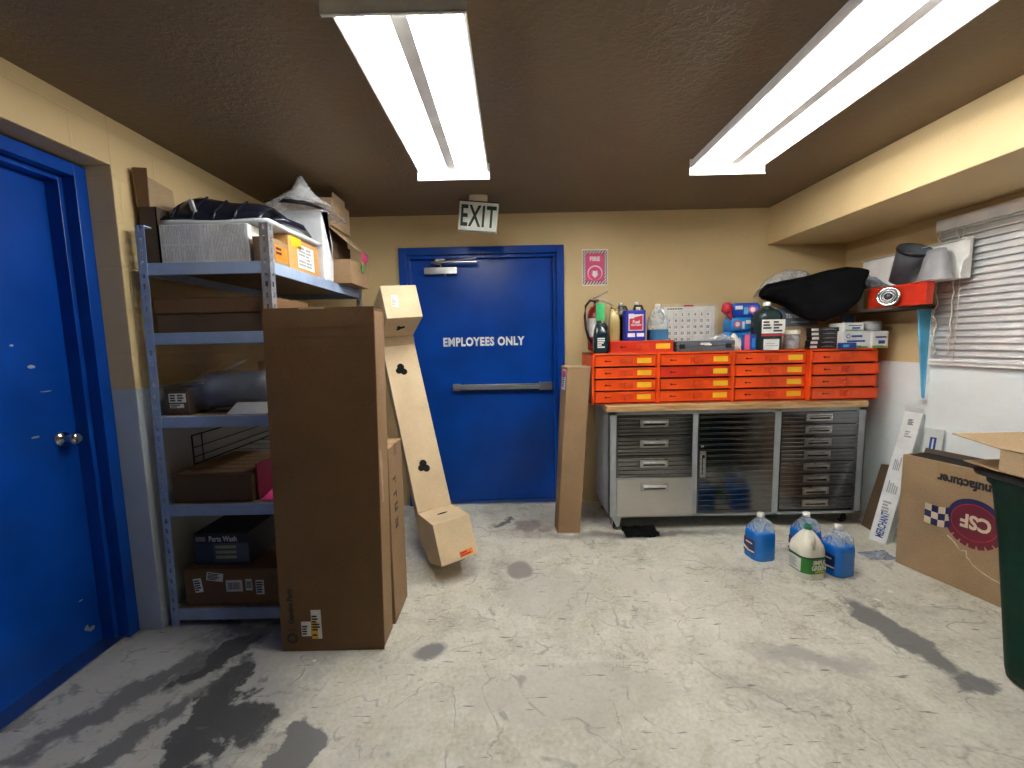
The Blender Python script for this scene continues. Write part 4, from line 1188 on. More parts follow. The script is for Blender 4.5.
def oil_bottle(name, label, x, y, z, w_, d_, h_, mat, capmat, labmat=None, rotz=0, handle=True):
    t = thing(name, label, 'bottle', (x, y, z), rotz)
    r = min(w_, d_) * .28
    m = MB()
    ring = lambda k, zz, ox=0: rrect(w_ * k, d_ * k, min(r, min(w_, d_) * k * .45), zz * h_, cx=ox * w_)
    m.loft([ring(.94, 0), ring(1, .03), ring(1, .55), ring(.96, .62), ring(.80, .74, -.04), ring(.52, .86, -.10), ring(.36, .90, -.12), ring(.34, .93, -.12)])
    m.build('body', mat, t, True)
    m = MB(); m.lathe([(.17 * w_, 0), (.17 * w_, .065 * h_), (.14 * w_, .075 * h_)], (-.12 * w_, 0, .925 * h_), 18); m.build('cap', capmat, t, True)
    if handle:
        m = MB(); m.tube([(.02 * w_, 0, .90 * h_), (.30 * w_, 0, .90 * h_), (.42 * w_, 0, .80 * h_), (.40 * w_, 0, .64 * h_)], .09 * w_, 8); m.build('handle', mat, t, True)
    if labmat:
        m = MB(); plate(m, FRONT(0, -d_ / 2, .32 * h_), w_ * .8, h_ * .42, .0008, 0); print_lines(m, FRONT(0, -d_ / 2, .32 * h_), w_ * .7, h_ * .38, 5, hash(name) % 97 + int(x * 100), 1); m.build('label', [labmat, 'paper'], t, True)
    return t
oil_bottle('oil_bottle', 'dark teal bottle standing on the leftmost orange cabinet in front of the extinguisher', .662, 3.13, ZO, .105, .085, .245, 'teal_dk', 'black', 'teal_dk')
ZTR = 1.4115
oil_bottle('oil_bottle', 'gold bottle on the red parts tray, left of the blue can', .775, 3.19, ZTR, .085, .07, .262, 'gold', 'gold')
oil_bottle('oil_bottle', 'black white-capped bottle behind the blue can, beside the gold bottle', .862, 3.285, ZTR, .095, .075, .295, 'black', 'hdpe')
oil_bottle('oil_bottle', 'black white-capped bottle behind the blue can, beside the clear jug', .985, 3.285, ZTR, .095, .075, .30, 'black', 'hdpe')

bcn = thing('fuel_can', 'blue rectangular fuel treatment can with a red label on the red tray', 'can', (.922, 3.17, ZTR))
m = MB(); m.loft([rrect(.160, .085, .018, z) for z in (0, .004, .218, .226)]); m.build('body', 'bluecan', bcn, True)
m = MB(); m.box(-.052, .058, -.0437, -.0423, .075, .195, 1); m.prism([(-.046, .08), (.052, .08), (.052, .188), (.0, .176), (-.046, .162)], -.0446, -.0436, 'y', 0); m.box(-.052, -.012, -.0450, -.0436, .166, .200, 1); m.box(-.058, -.004, -.0441, -.0423, .028, .056, 1); m.box(.01, .064, -.0441, -.0423, .03, .056, 1); m.build('label', ['redlab', 'whitebox'], bcn, True)
lt2 = text_mb('Fuel', .026, FRONT(.004, -.0446, .140), bold=.02, xs=.9); text_mb('TREATMENT', .011, FRONT(.004, -.0446, .116), bold=.02, xs=.95, mb=lt2); text_mb('16 OZ', .009, FRONT(.004, -.0446, .096), bold=.01, xs=.9, mb=lt2) if False else None
lt2.build('lettering', 'paper', bcn, True)
m = MB(); m.lathe([(.016, 0), (.016, .022), (.012, .025)], (.03, 0, .226), 16); m.build('cap', 'hdpe', bcn, True)

def gallon_jug(name, label, x, y, z, rotz, body, upper, cap, level=.62, sc=1.0, group=None, lab='navylab', handle_a=0, square=False):
    t = thing(name, label, 'jug', (x, y, z), rotz, group)
    W = .158 * sc; H = .30 * sc
    m = MB()
    prof = [(.90, 0), (.99, .012), (1, .03), (1, .50), (.985, .58), (.90, .66), (.70, .76), (.46, .86), (.30, .915), (.245, .93), (.245, .955)]
    if square:
        prof = [(.90, 0), (.99, .012), (1, .03), (1, .50), (1, .70), (.96, .76), (.80, .83), (.50, .89), (.30, .92), (.245, .93), (.245, .955)]
    for q in range(len(prof) - 1):
        if prof[q][1] < level < prof[q + 1][1]:
            f_ = (level - prof[q][1]) / (prof[q + 1][1] - prof[q][1]); prof.insert(q + 1, (prof[q][0] * (1 - f_) + prof[q + 1][0] * f_, level)); break
    rings = [rrect(W * k, W * .98 * k, W * k * .32, zz * H) for k, zz in prof]
    mis = [0 if prof[i][1] < level - .002 else 1 for i in range(len(prof))]
    m.loft(rings, 0, True, True, True, None, mis); m.build('body', [body, upper], t, True)
    if upper != body:
        m = MB(); k = .95; m.loft([rrect(W * k * .985, W * k * .96, W * .28, .014), rrect(W * k * .985, W * k * .96, W * .28, level * H)]); m.build('fluid', body, t, True)
    m = MB(); m.lathe([(.021 * sc, 0), (.0225 * sc, .003), (.0225 * sc, .022 * sc), (.019 * sc, .026 * sc)], (0, 0, .945 * H), 20); m.build('cap', cap, t, True)
    m = MB(); c_, s_ = math.cos(handle_a), math.sin(handle_a)
    m.tube([(c_ * W * .10, s_ * W * .10, .90 * H), (c_ * W * .30, s_ * W * .30, .865 * H), (c_ * W * .42, s_ * W * .42, .77 * H), (c_ * W * .455, s_ * W * .455, .62 * H)], [.010 * sc, .013 * sc, .014 * sc, .013 * sc], 10)
    m.build('handle', upper, t, True)
    return t, W, H
def jug_label(t, W, H, mat, side, rows, seed, z0=.14, z1=.46, frac=.78, white=True):
    mx_ = {'front': FRONT(0, -W * .49, (z0 + z1) / 2 * H), 'left': FACE_LEFT(-W * .5, 0, (z0 + z1) / 2 * H)}[side]
    m = MB(); plate(m, mx_, W * frac * .8, (z1 - z0) * H, .0012)
    if white:
        hh = (z1 - z0) * H; ww = W * frac * .8
        m.prism([(-ww * .5, -hh * .30), (-ww * .1, -hh * .42), (ww * .5, -hh * .36), (ww * .5, -hh * .26), (0, -hh * .30), (-ww * .5, -hh * .1)], .0012, .002, 'z', 1, mx_)
        m.box(-ww * .3, ww * .3, hh * .18, hh * .26, .0012, .002, 1, mx_)
    m.build('label', [mat, 'paper'], t, True)
G = 'windshield fluid jugs on the floor'
for (x, y, ra, lab) in ((1.575, 2.575, .15, 'blue fluid jug standing alone in front of the cupboard door'),
                        (1.865, 2.570, .1, 'blue fluid jug standing behind the white and green jug'),
                        (1.925, 2.385, .25, 'blue fluid jug standing right of the white and green jug')):
    t, W, H = gallon_jug('fluid_jug', lab, x, y, 0, ra, 'bluefluid', 'clearplastic', 'white', .66, .95, G, handle_a=-.9)
    jug_label(t, W, H, 'navylab', 'left', 3, 7)
t, W, H = gallon_jug('cleaner_jug', 'white jug with a green label and green cap between the blue jugs', 1.735, 2.372, 0, .12, 'hdpe', 'hdpe', 'greencap', .7, .98, handle_a=-1.9)
m = MB()
r0 = [rrect(W * 1.012, W * .995, W * .325, zz * H) for zz in (.13, .44)]
m.loft(r0, 0, True, False, False); m.build('label', 'green_lab', t, True)
m = MB(); m.loft([rrect(W * 1.014, W * .997, W * .325, zz * H) for zz in (.44, .47)], 0, True, False, False); m.build('label_band', 'exitgreen', t, True)
lx = text_mb('SIMPLE', .026, FRONT(.010, -W * .4985, .365 * H), bold=.03, xs=.74); text_mb('GREEN', .030, FRONT(.010, -W * .4985, .255 * H), bold=.03, xs=.74, mb=lx); lx.build('lettering', 'hdpe', t, True)
m = MB(); m.box(-.01, .055, -W * .4995, -W * .4975, .160 * H, .180 * H); m.build('yellow_line', 'yellow', t, True)
m = MB(); mx_ = FACE_LEFT(-W * .507, 0, .285 * H); plate(m, mx_, W * .6, .26 * H, .0012); print_lines(m, mx_, W * .55, .24 * H, 7, 61); m.build('back_label', ['paper', 'greyink'], t, True)

# clear jug on the tray
t, W, H = gallon_jug('fluid_jug', 'clear jug nearly empty of blue fluid on the red tray beside the calendar', 1.108, 3.19, ZTR, .1, 'palefluid', 'clearplastic', 'white', .30, .88, handle_a=-1.2)
# dark green jug with white label
t, W, H = gallon_jug('fluid_jug', 'dark green fluid jug with a white label on the orange cabinets', 1.898, 3.13, ZO, .0, 'greenjug', 'greenjug', 'white', .7, 1.14, handle_a=0, square=True)
for ch in t.children:
    if ch.name.startswith('handle'):
        ch.data.materials.clear(); ch.data.materials.append(M['hdpe'])
sticker(t, FRONT(1.898, 3.13 - W * .49 - .0005, ZO + .50 * H), W * .94, .100, 4, 63, ('paper', 'ink'), 2, name='label')
m = MB(); m.box(1.898 - W * .47, 1.898 + W * .47, 3.13 - W * .49 - .0015, 3.13 - W * .49, ZO + .30 * H, ZO + .335 * H); m.build('red_band', 'redlab', t)
wcard = thing('small_carton', 'small white carton in front of the dark green jug', 'box', (1.895, 3.055, ZO))
m = MB(); m.box(1.825, 1.935, 3.022, 3.036, ZO, ZO + .080); m.build('body', 'whitebox', wcard, bevel=.004)
m = MB(); m.box(1.835, 1.925, 3.0212, 3.022, ZO + .030, ZO + .034); m.box(1.835, 1.90, 3.0212, 3.022, ZO + .046, ZO + .050); m.build('print', 'greyink', wcard)

# pile of bright blue wrapped packs
packs = (
    (1.78, 3.34, ZO, .20, .12, .14, 0, 'bright blue wrapped pack at the bottom left of the blue pile'),
    (1.79, 3.33, ZO + .142, .19, .12, .11, .1, 'bright blue wrapped pack in the middle of the blue pile'),
    (1.84, 3.35, ZO + .254, .22, .13, .11, -.08, 'dark blue wrapped pack with a pink disc topmost of the blue pile'))
for k, (x, y, z, w_, d_, h_, ra, lab) in enumerate(packs):
    t = thing('wrapped_pack', lab, 'pack', (x, y, z), ra, 'blue packs on the orange cabinets')
    m = MB()
    rings = []
    for q in range(7):
        v = q / 6; zz = h_ * v
        kx = 1 - .12 * (2 * v - 1) ** 4
        rings.append([(px * (1 + .05 * noise.noise(Vector((px * 22, py * 22, zz * 30 + k)))), py * (1 + .05 * noise.noise(Vector((px * 20, py * 20, zz * 25)))), pz) for px, py, pz in rrect(w_ * kx, d_ * kx, .028, zz)])
    m.loft(rings); m.build('wrap', 'lblue' if k < 2 else 'wrapblue', t, True)
    m = MB()
    if k == 0:
        m.prism([(-.02, .03), (.005, .10), (.03, .03), (.015, .03), (.005, .06), (-.005, .03)], -d_ * .515, -d_ * .49, 'y'); m.box(.05, .09, -d_ * .515, -d_ * .49, .02, .12, 1)
    else:
        m.lathe([(.030, 0), (.030, .004)], seg=22, mi=2, mtx=face_mtx((-.04 if k == 1 else .045, -d_ * .49, h_ * .52), (1, 0, 0), (0, 0, 1)))
        m.lathe([(.018, .004), (.018, .005)], seg=18, mi=0, mtx=face_mtx((-.04 if k == 1 else .045, -d_ * .49, h_ * .52), (1, 0, 0), (0, 0, 1)))
        m.box(.03 if k == 1 else -.085, .08 if k == 1 else -.03, -d_ * .515, -d_ * .49, h_ * .55, h_ * .8, 0 if k == 1 else 3); m.box(.0 if k == 1 else -.02, .02 if k == 1 else .012, -d_ * .512, -d_ * .49, h_ * .2, h_ * .7, 0 if k == 1 else 1)
    m.build('print', ['paper', 'cyan', 'pinkbox', 'paper'], t, True)
rp = thing('red_ball', 'crumpled red wrapped bundle at the left of the blue packs', 'bundle', (1.665, 3.25, ZO + .26))
m = MB(); rings = []
for q in range(9):
    a = -PI / 2 + PI * q / 8
    rings.append([((.036 * math.cos(a) + .002) * math.cos(b * PI / 8) * (1 + .45 * noise.noise(Vector((math.cos(b * PI / 8) * 2, math.sin(b * PI / 8) * 2, a * 1.6)))), (.036 * math.cos(a) + .002) * math.sin(b * PI / 8), .048 * math.sin(a) + .062) for b in range(16)])
m.loft(rings); m.build('wrap', 'redlab', rp, True)
m = MB(); m.tube([(.01, .0, .03), (.028, .0, .0), (.036, .0, -.03)], [.022, .014, .007], 8); m.build('twisted_end', 'redlab', rp, True)
wp = thing('plastic_bag', 'crumpled white plastic bag beside the blue packs', 'plastic bag', (1.66, 3.2, ZO))
MB().sheet([[(p[0], p[1], max(ZO + .003, p[2])) for p in r] for r in crumple_sheet(1.630, 1.70, 3.09, 3.19, lambda u, v: ZO + .012 + .12 * math.sin(PI * u) ** .6 * math.sin(PI * v) ** .6, 16, .025, 33, 22)], .0015).build('film', 'hdpe', wp)
gbg = thing('plastic_bag', 'flat grey plastic bag lying on the tool case', 'plastic bag', (1.6, 3.15, ZO + .08))
MB().sheet([[(p[0], p[1], max(ZO + .081, p[2])) for p in r] for r in crumple_sheet(1.52, 1.645, 3.08, 3.25, lambda u, v: ZO + .085 + .045 * math.sin(PI * u) * math.sin(PI * v), 14, .012, 35, 22)], .0015).build('film', 'film', gbg)
pbx = thing('small_carton', 'small pink and blue carton at the foot of the blue packs', 'box', (1.755, 3.09, ZO))
m = MB(); m.box(1.708, 1.795, 3.07, 3.115, ZO, ZO + .118); m.build('body', 'blueprint', pbx, bevel=.003)
m = MB(); m.box(1.7083, 1.745, 3.0688, 3.070, ZO + .003, ZO + .115); m.box(1.762, 1.785, 3.0688, 3.070, ZO + .02, ZO + .09, 1); m.build('print', ['pinkbox', 'lblue'], pbx)

# cartons behind: brown one and the grey-blue TENSION box
carton('carton', 'brown carton below the grey-blue box at the back of the orange cabinets', 2.06, 2.40, 3.33, 3.52, ZO, 1.500, 'kraft_light', 'x')
tn = thing('lettered_carton', 'grey-blue carton with white lettering under the black cloth', 'box', (2.24, 3.37, 1.501))
m = MB(); m.box(2.075, 2.43, 3.335, 3.515, 1.501, 1.645); m.build('body', 'greyblue', tn, bevel=.003)
text_mb('TENSI', .034, FRONT(2.225, 3.335, 1.580), bold=.02, xs=.9).build('lettering', 'paper', tn)
m = MB(); m.box(2.22, 2.36, 3.3342, 3.335, 1.525, 1.538); m.build('print', 'greyplastic', tn)

jr = thing('jar', 'clear jar with a white lid beside the dark green jug', 'jar', (2.088, 3.12, ZO))
m = MB(); m.lathe([(.048, 0), (.054, .006), (.054, .09), (.048, .108), (.044, .112)], seg=24); m.build('glass', 'clearplastic', jr, True)
m = MB(); m.lathe([(.044, .004), (.046, .008), (.046, .06), (.03, .072)], seg=20); m.build('contents', 'greyplastic', jr, True)
m = MB(); m.lathe([(.050, 0), (.051, .004), (.051, .028), (.048, .032)], (0, 0, .112), 24); m.build('lid', 'hdpe', jr, True)

GB = 'small black cartons stacked on the orange cabinets'
names5 = ('small black carton lowest of the five stacked', 'small black carton second from the bottom of the five stacked', 'small black carton in the middle of the five stacked', 'small black carton second from the top of the five stacked', 'small black carton topmost of the five stacked')
for k in range(5):
    jx = (0, .003, .012, .008, .006)[k]
    t = thing('small_carton', names5[k] + ' on the orange cabinets', 'box', (2.30 + jx, 3.13, ZO + .0005 + .0315 * k), 0, GB)
    m = MB(); m.box(-.105, .110, -.05, .005, 0, .0305); m.build('body', 'black', t, True, bevel=.002)
    m = MB(); m.box(-.103, -.052, -.0508, -.05, .006, .024); m.build('label', 'paper', t, True)
    m = MB(); m.box(-.02, .08, -.0506, -.05, .013, .0155); m.box(.0, .06, -.0506, -.05, .019, .021); m.build('print', 'greyplastic', t, True)

def white_pack(lab, x0, x1, y0, y1, z0, z1, seed, kind=0):
    t = thing('glove_box', lab, 'box', ((x0 + x1) / 2, (y0 + y1) / 2, z0), 0, 'white and green boxes on the orange cabinets')
    m = MB(); m.box(x0, x1, y0, y1, z0, z1); m.build('body', 'whitebox', t, bevel=.003)
    W_, H_ = x1 - x0, z1 - z0
    m = MB(); fm_ = FRONT((x0 + x1) / 2, y0, (z0 + z1) / 2)
    m.box(-W_ * .46, W_ * .2, -H_ * .48, -H_ * .34, 0, .0006, 0, fm_); m.box(W_ * .1, W_ * .44, -H_ * .48, -H_ * .38, 0, .0006, 0, fm_)
    if kind == 0:
        m.lathe([(.015, 0), (.015, .0006)], seg=16, mi=1, mtx=fm_ @ Matrix.Translation((-W_ * .32, H_ * .2, 0))); m.lathe([(.010, .0006), (.010, .0009)], seg=16, mi=2, mtx=fm_ @ Matrix.Translation((-W_ * .32, H_ * .2, 0)))
        m.box(-W_ * .2, W_ * .22, H_ * .14, H_ * .26, 0, .0006, 1, fm_); m.box(-W_ * .36, W_ * .34, -H_ * .14, -H_ * .03, 0, .0006, 1, fm_)
    else:
        m.box(-W_ * .3, W_ * .38, H_ * .1, H_ * .2, 0, .0006, 1, fm_); m.box(-W_ * .1, W_ * .3, -H_ * .25, -H_ * .05, 0, .0006, 1, fm_)
    m.build('print', ['lime', 'blueprint', 'whitebox'], t)
white_pack('white box with blue and green print beneath the flat white box', 2.395, 2.580, 3.02, 3.18, ZO, ZO + .125, 1)
white_pack('flat white box with green print lying on top of the white box', 2.405, 2.545, 3.03, 3.18, ZO + .126, ZO + .185, 2, 1)
white_pack('white box with a dark blue badge at the right end of the cabinets', 2.584, 2.70, 3.0, 3.18, ZO, ZO + .120, 3, 1)
gr_ = thing('grey_roll', 'grey wrapped roll on the rightmost white box', 'roll', (2.64, 3.08, ZO + .121))
m = MB(); m.lathe([(.052, 0), (.058, .006), (.058, .066), (.050, .073), (.018, .073)], seg=26); m.build('roll', 'greycyl', gr_, True)
m = MB(); m.lathe([(.0585, .02), (.0585, .05)], seg=26, cap0=False, cap1=False); m.build('wrapper', 'greyplastic', gr_, True)
sbk = thing('small_carton', 'small flat blue carton in front of the white boxes', 'box', (2.41, 2.99, ZO))
m = MB(); m.box(2.345, 2.455, 2.975, 3.012, ZO, ZO + .042); m.build('body', 'blueprint', sbk, bevel=.003)
m = MB(); m.box(2.36, 2.40, 2.9742, 2.975, ZO + .012, ZO + .03); m.build('print', 'cyan', sbk)

# ------------------------------------------------------------------ black cloth heap
bd = thing('black_cloth', 'large black cloth heaped over the cartons beside the wall shelf', 'cloth', (2.2, 3.05, 1.5))
secs = ((1.757, 1.747, 1.700, 3.26), (1.815, 1.79, 1.69, 3.24), (1.957, 1.82, 1.65, 3.19), (2.09, 1.845, 1.547, 3.13), (2.24, 1.88, 1.515, 3.06), (2.38, 1.91, 1.56, 2.99), (2.46, 1.905, 1.655, 2.95), (2.495, 1.865, 1.755, 2.94))
rings = []
def lerp_sec(u):
    k = u * (len(secs) - 1); i = min(int(k), len(secs) - 2); f_ = k - i
    f_ = f_ * f_ * (3 - 2 * f_) * .5 + f_ * .5
    return [secs[i][c_] * (1 - f_) + secs[i + 1][c_] * f_ for c_ in range(4)]
NS = 34
for q in range(NS):
    u = q / (NS - 1); x, zt_, zb_, y_ = lerp_sec(u)
    s = y_ / 2.95
    x, zt_, zb_ = x * s, 1.42 + (zt_ - 1.42) * s, 1.42 + (zb_ - 1.42) * s
    e = min(1, .25 + 3.2 * u, .45 + 5 * (1 - u)); ring = []
    zm = (zt_ + zb_) / 2; hh = (zt_ - zb_) / 2
    for b in range(30):
        a = 2 * PI * b / 30
        ca_, sa_ = math.cos(a), math.sin(a)
        yy = y_ + .09 * e - .09 * e * math.copysign(abs(ca_) ** .7, ca_)
        zz = zm + hh * math.copysign(abs(sa_) ** .75, sa_)
        nn = noise.noise(Vector((x * 6 + zz * 5, yy * 5, zz * 9))) * .034 + noise.noise(Vector((x * 14, yy * 9, zz * 26 - x * 12))) * .014
        ring.append((x + nn * .4, yy - nn * (1 if ca_ > 0 else .3), zz + nn * .35))
    rings.append(ring)
m = MB(); m.loft(rings); m.build('cloth', 'blackmat', bd, subsurf=1)

# clear bags behind / beside the cloth
cb = thing('plastic_bag', 'crumpled clear plastic bag bulging above the black cloth', 'plastic bag', (2.2, 3.35, 1.7))
def zc(u, v): return 1.70 + .24 * math.sin(PI * (.12 + .80 * u)) ** .8 * math.sin(PI * (.1 + .8 * v)) ** .7 + .05 * u
MB().sheet(crumple_sheet(2.02, 2.50, 3.36, 3.53, zc, 22, .035, 51, 9), .0015).build('film', 'film', cb)

# ------------------------------------------------------------------ wall shelf and its load
ZW_ = 1.600
sh = thing('wall_shelf', 'dark shelf on the right wall above the bench with a light blue bracket', 'shelf', (2.66, 3.05, ZW_))
MB().box(2.50, XR - .001, 2.775, 3.54, ZW_ - .020, ZW_).build('board', 'tapeddark', sh, bevel=.002)
def bracket(y_):
    m = MB(); m.prism([(XR - .002, ZW_ - .021), (XR - .100, ZW_ - .021), (XR - .028, .985), (XR - .002, .970)], y_, y_ + .012, 'y', 0); b_ = m.build('bracket', 'cyan', sh)
    m = MB(); m.box(XR - .016, XR - .001, y_ - .006, y_ + .018, .965, ZW_ - .0205); m.box(XR - .036, XR - .001, y_ - .006, y_ + .018, .955, .975); m.build('bracket_edge', 'white', b_)
bracket(2.79); bracket(3.42)
rt_ = thing('parts_tray', 'bright red metal tray standing on edge on the wall shelf', 'tray', (2.66, 2.82, ZW_))
m = MB(); m.box(2.552, 2.600, 2.600, 3.02, ZW_ + .0005, ZW_ + .133); m.build('body', 'red', rt_, bevel=.003)
m = MB(); m.box(2.549, 2.603, 2.597, 3.024, ZW_ + .134, ZW_ + .142); m.build('lid', 'red', rt_, bevel=.002)
cl_ = thing('chrome_lamp', 'round chrome-rimmed lamp leaning against the red tray on the wall shelf', 'lamp', (2.53, 2.79, ZW_))
mx_ = Matrix.Translation((2.535, 2.775, ZW_ + .073)) @ Matrix.Rotation(math.radians(38), 4, 'Z') @ Matrix.Rotation(-PI / 2, 4, 'Y')
mx_ = face_mtx((2.508, 2.805, ZW_ + .066), (.62, -.78, 0), (.10, .08, 1))
m = MB(); m.lathe([(.044, -.018), (.054, -.015), (.062, .004), (.064, .014), (.061, .020), (.052, .022), (.048, .017)], seg=34, mtx=mx_); m.build('rim', 'chrome', cl_)
m = MB(); m.lathe([(.0475, .0165), (.038, .020), (.026, .014), (.018, .019), (.005, .021)], seg=30, mtx=mx_); m.build('lens', 'black', cl_)
for r_ in (.040, .025):
    m = MB(); m.tube([tuple(mx_ @ Vector((r_ * math.cos(k * PI / 14), r_ * math.sin(k * PI / 14), .022))) for k in range(29)], .0025, 6); m.build('lens_ring', 'alu', cl_)
ZQ = ZW_ + .1425
bk_ = thing('black_bucket', 'black tapered open bucket standing behind the red tray', 'bucket', (2.645, 2.86, ZQ))
m = MB(); m.lathe([(.004, .006), (.044, .006), (.048, .008), (.088, .235), (.092, .235), (.092, .228), (.052, 0), (.004, 0)], seg=30, cap0=False, cap1=False); m.build('wall', 'case', bk_, True)
m = MB(); m.lathe([(.0925, .214), (.095, .217), (.095, .233), (.0925, .236)], seg=30, cap0=False, cap1=False); m.build('rim', 'black', bk_, True)
bk_.rotation_euler = (math.radians(34), math.radians(-6), 0)
bk_.location = (2.662, 2.915, ZQ + .034)
fn = thing('grey_funnel', 'grey plastic funnel standing mouth down in the white channel beside the blinds', 'funnel', (2.668, 2.672, ZQ + .006))
EL = Matrix.Diagonal((.62, 1.12, 1, 1))
m = MB(); m.lathe([(.091, 0), (.094, .0), (.094, .010), (.088, .02), (.060, .16), (.046, .195), (.042, .195), (.056, .16), (.084, .018)], seg=30, cap0=False, cap1=False, mtx=EL); m.build('cone', 'greyplastic', fn, True)
m = MB(); m.lathe([(.094, .002), (.098, .002), (.098, .010), (.094, .012)], seg=30, cap0=False, cap1=False, mtx=EL); m.build('mouth_rim', 'greyplastic', fn, True)
wc = thing('white_channel', 'long white sheet metal channel with an open end in front of the blinds', 'channel', (2.70, 2.95, ZQ))
x0, x1, z0, z1 = 2.605, 2.738, ZQ + .001, ZQ + .240
m = MB(); m.box(x1 - .003, x1, 2.535, 3.30, z0, z1); m.box(x0, x1 - .003, 2.535, 3.30, z0, z0 + .003); m.box(x1 - .02, x1 - .003, 2.535, 3.30, z1 - .003, z1); m.build('sheet', 'white', wc)
m = MB(); m.box(x1 - .016, x1, 2.528, 2.5348, z0, z1); m.box(x0 + .07, x1 - .016, 2.528, 2.5348, z0, z0 + .016); m.prism([(x0 + .07, z0 + .016), (x1 - .016, z0 + .016), (x1 - .016, z0 + .13), (x0 + .085, z0 + .10)], 2.5285, 2.5345, 'y'); m.box(x0 + .075, x1 - .016, 2.528, 2.5348, z1 - .012, z1); m.build('end_frame', 'white', wc)
for y_ in (2.84, 3.22):
    m = MB(); m.box(x1 - .05, x1 - .047, y_, y_ + .05, ZW_ + .0005, z0 + .001); m.box(x1 - .10, x1 - .047, y_, y_ + .05, ZW_ + .0005, ZW_ + .0035); m.build('foot', 'white', wc)
bb_ = thing('plastic_bag', 'blue-grey plastic bag slumped behind the red tray beside the black cloth', 'plastic bag', (2.6, 3.0, ZQ))
def zq(u, v): return ZQ + .010 + .115 * math.sin(PI * (.1 + .8 * u)) * math.sin(PI * (.08 + .84 * v))
MB().sheet([[(p[0], p[1], max(ZQ + .007, p[2])) for p in r] for r in crumple_sheet(2.50, 2.725, 3.03, 3.32, zq, 18, .028, 61, 12)], .0015).build('film', 'filmblue', bb_)
m = MB(); m.tube([(2.54, 3.08, ZQ + .03), (2.61, 3.12, ZQ + .055), (2.66, 3.18, ZQ + .055), (2.66, 3.27, ZQ + .04)], [.02, .04, .04, .02], 10); m.build('contents', 'greyblue', bb_)

# ------------------------------------------------------------------ blinds
vb = thing('window_blind', 'white slatted blind closed over the window in the right wall', 'blind', (XR - .02, 1.95, WZ0))
m = MB(); m.box(XR - .055, XR - .004, WY0 - .03, 2.765, 2.065, 2.135); m.build('headrail', 'blind', vb, bevel=.003)
m = MB()
ns = 21
for k in range(ns):
    z = WZ0 + .022 + k * (.815 / (ns - 1))
    prof = []
    for q in range(6):
        v = -1 + 2 * q / 5
        prof.append((XR - .030 + .012 * v + .003 * (1 - v * v), z + .0225 * v))
    gr = [[(px, y_, pz) for y_ in (WY0 - .02, 2.755)] for px, pz in prof]
    m.sheet(gr, .0012)
m.build('slats', 'blind', vb)
m = MB(); m.box(XR - .045, XR - .015, WY0 - .02, 2.755, WZ0 + .001, WZ0 + .016); m.build('bottom_rail', 'blind', vb, bevel=.003)
m = MB()
for y_ in (2.60, 2.12, 1.62):
    m.tube([(XR - .046, y_, WZ0 + .01), (XR - .046, y_, 2.07)], .0015, 5); m.tube([(XR - .012, y_, WZ0 + .01), (XR - .012, y_, 2.07)], .0015, 5)
m.build('ladder_cord', 'cord', vb)
m = MB(); m.tube([(XR - .052 - .006 * math.sin(k * 2.1), 2.735 + .012 * math.sin(k * 1.3) - .012 * k / 24, 2.07 - .80 * k / 24) for k in range(25)], .0045, 6); m.build('lift_cord', 'cord', vb)
m = MB(); m.tube([(XR - .050 - .006 * math.sin(k * 2.1), 2.63 + .008 * math.sin(k * 1.9), 2.07 - .80 * k / 24) for k in range(25)], .003, 6); m.build('lift_cord', 'cord', vb)

# ------------------------------------------------------------------ things leaning at the right
fbd = thing('brown_board', 'narrow brown board leaning on the wall beside the workbench', 'board', (2.65, 2.95, 0))
m = MB(); m.hexa([(2.575, 2.90, 0), (2.610, 2.87, 0), (2.625, 2.98, 0), (2.590, 3.0, 0), (2.745, 2.955, .45), (2.790, 2.925, .45), (2.795, 3.03, .45), (2.755, 3.05, .45)]); m.build('board', 'kraft_shade', fbd, bevel=.003)
m = MB(); m.hexa([(2.5742, 2.899, .02), (2.5765, 2.897, .02), (2.600, 2.876, .02), (2.598, 2.878, .02), (2.652, 2.926, .23), (2.654, 2.924, .23), (2.690, 2.900, .23), (2.688, 2.902, .23)]); m.build('torn_face', 'kraft_light', fbd) if False else None

def leaning_white(name, label, A, B, wdir, w_, dep, mats, prints, ends):
    """A: foot (front-left bottom), B: matching top corner; wdir: direction of the face width."""
    A, B = Vector(A), Vector(B)
    u = (B - A).normalized(); Lh = (B - A).length
    wv = Vector(wdir); wv = (wv - u * wv.dot(u)).normalized()
    n = wv.cross(u)          # outward normal of the printed face
    t = thing(name, label, 'box', tuple(A))
    P = lambda a, c, d: A + wv * a + u * c - n * d
    m = MB(); m.hexa([P(0, 0, 0), P(w_, 0, 0), P(w_, 0, dep), P(0, 0, dep), P(0, Lh, 0), P(w_, Lh, 0), P(w_, Lh, dep), P(0, Lh, dep)]); m.build('body', mats[0], t, bevel=.003)
    for (a0, a1, c0, c1, mt_, rows) in prints:
        fm_ = face_mtx(P((a0 + a1) / 2, (c0 + c1) / 2, -.0003), u if rows < 0 else wv, -wv if rows < 0 else u)
        m = MB(); ww, hh = (c1 - c0, a1 - a0) if rows < 0 else (a1 - a0, c1 - c0)
        print_lines(m, fm_, ww, hh, abs(rows), int(c0 * 1000) + 3, 0, 0, 1); m.build('print', mt_, t)
    return t, P, Lh
t, P_, Lh = leaning_white('white_carton', 'long white carton with blue lettering leaning on the right wall', (2.452, 2.775, 0.004), (2.722, 2.86, .885), (.045, -.085, 0), .098, .095, ('whitebox',),
    [(.02, .08, .20, .30, 'greyink', 4), (.015, .085, .34, .46, 'greyink', -5), (.015, .085, .50, .64, 'greyink', -6), (.03, .08, .74, .80, 'greyink', 3), (.03, .08, .83, .88, 'ink', 5)], None)
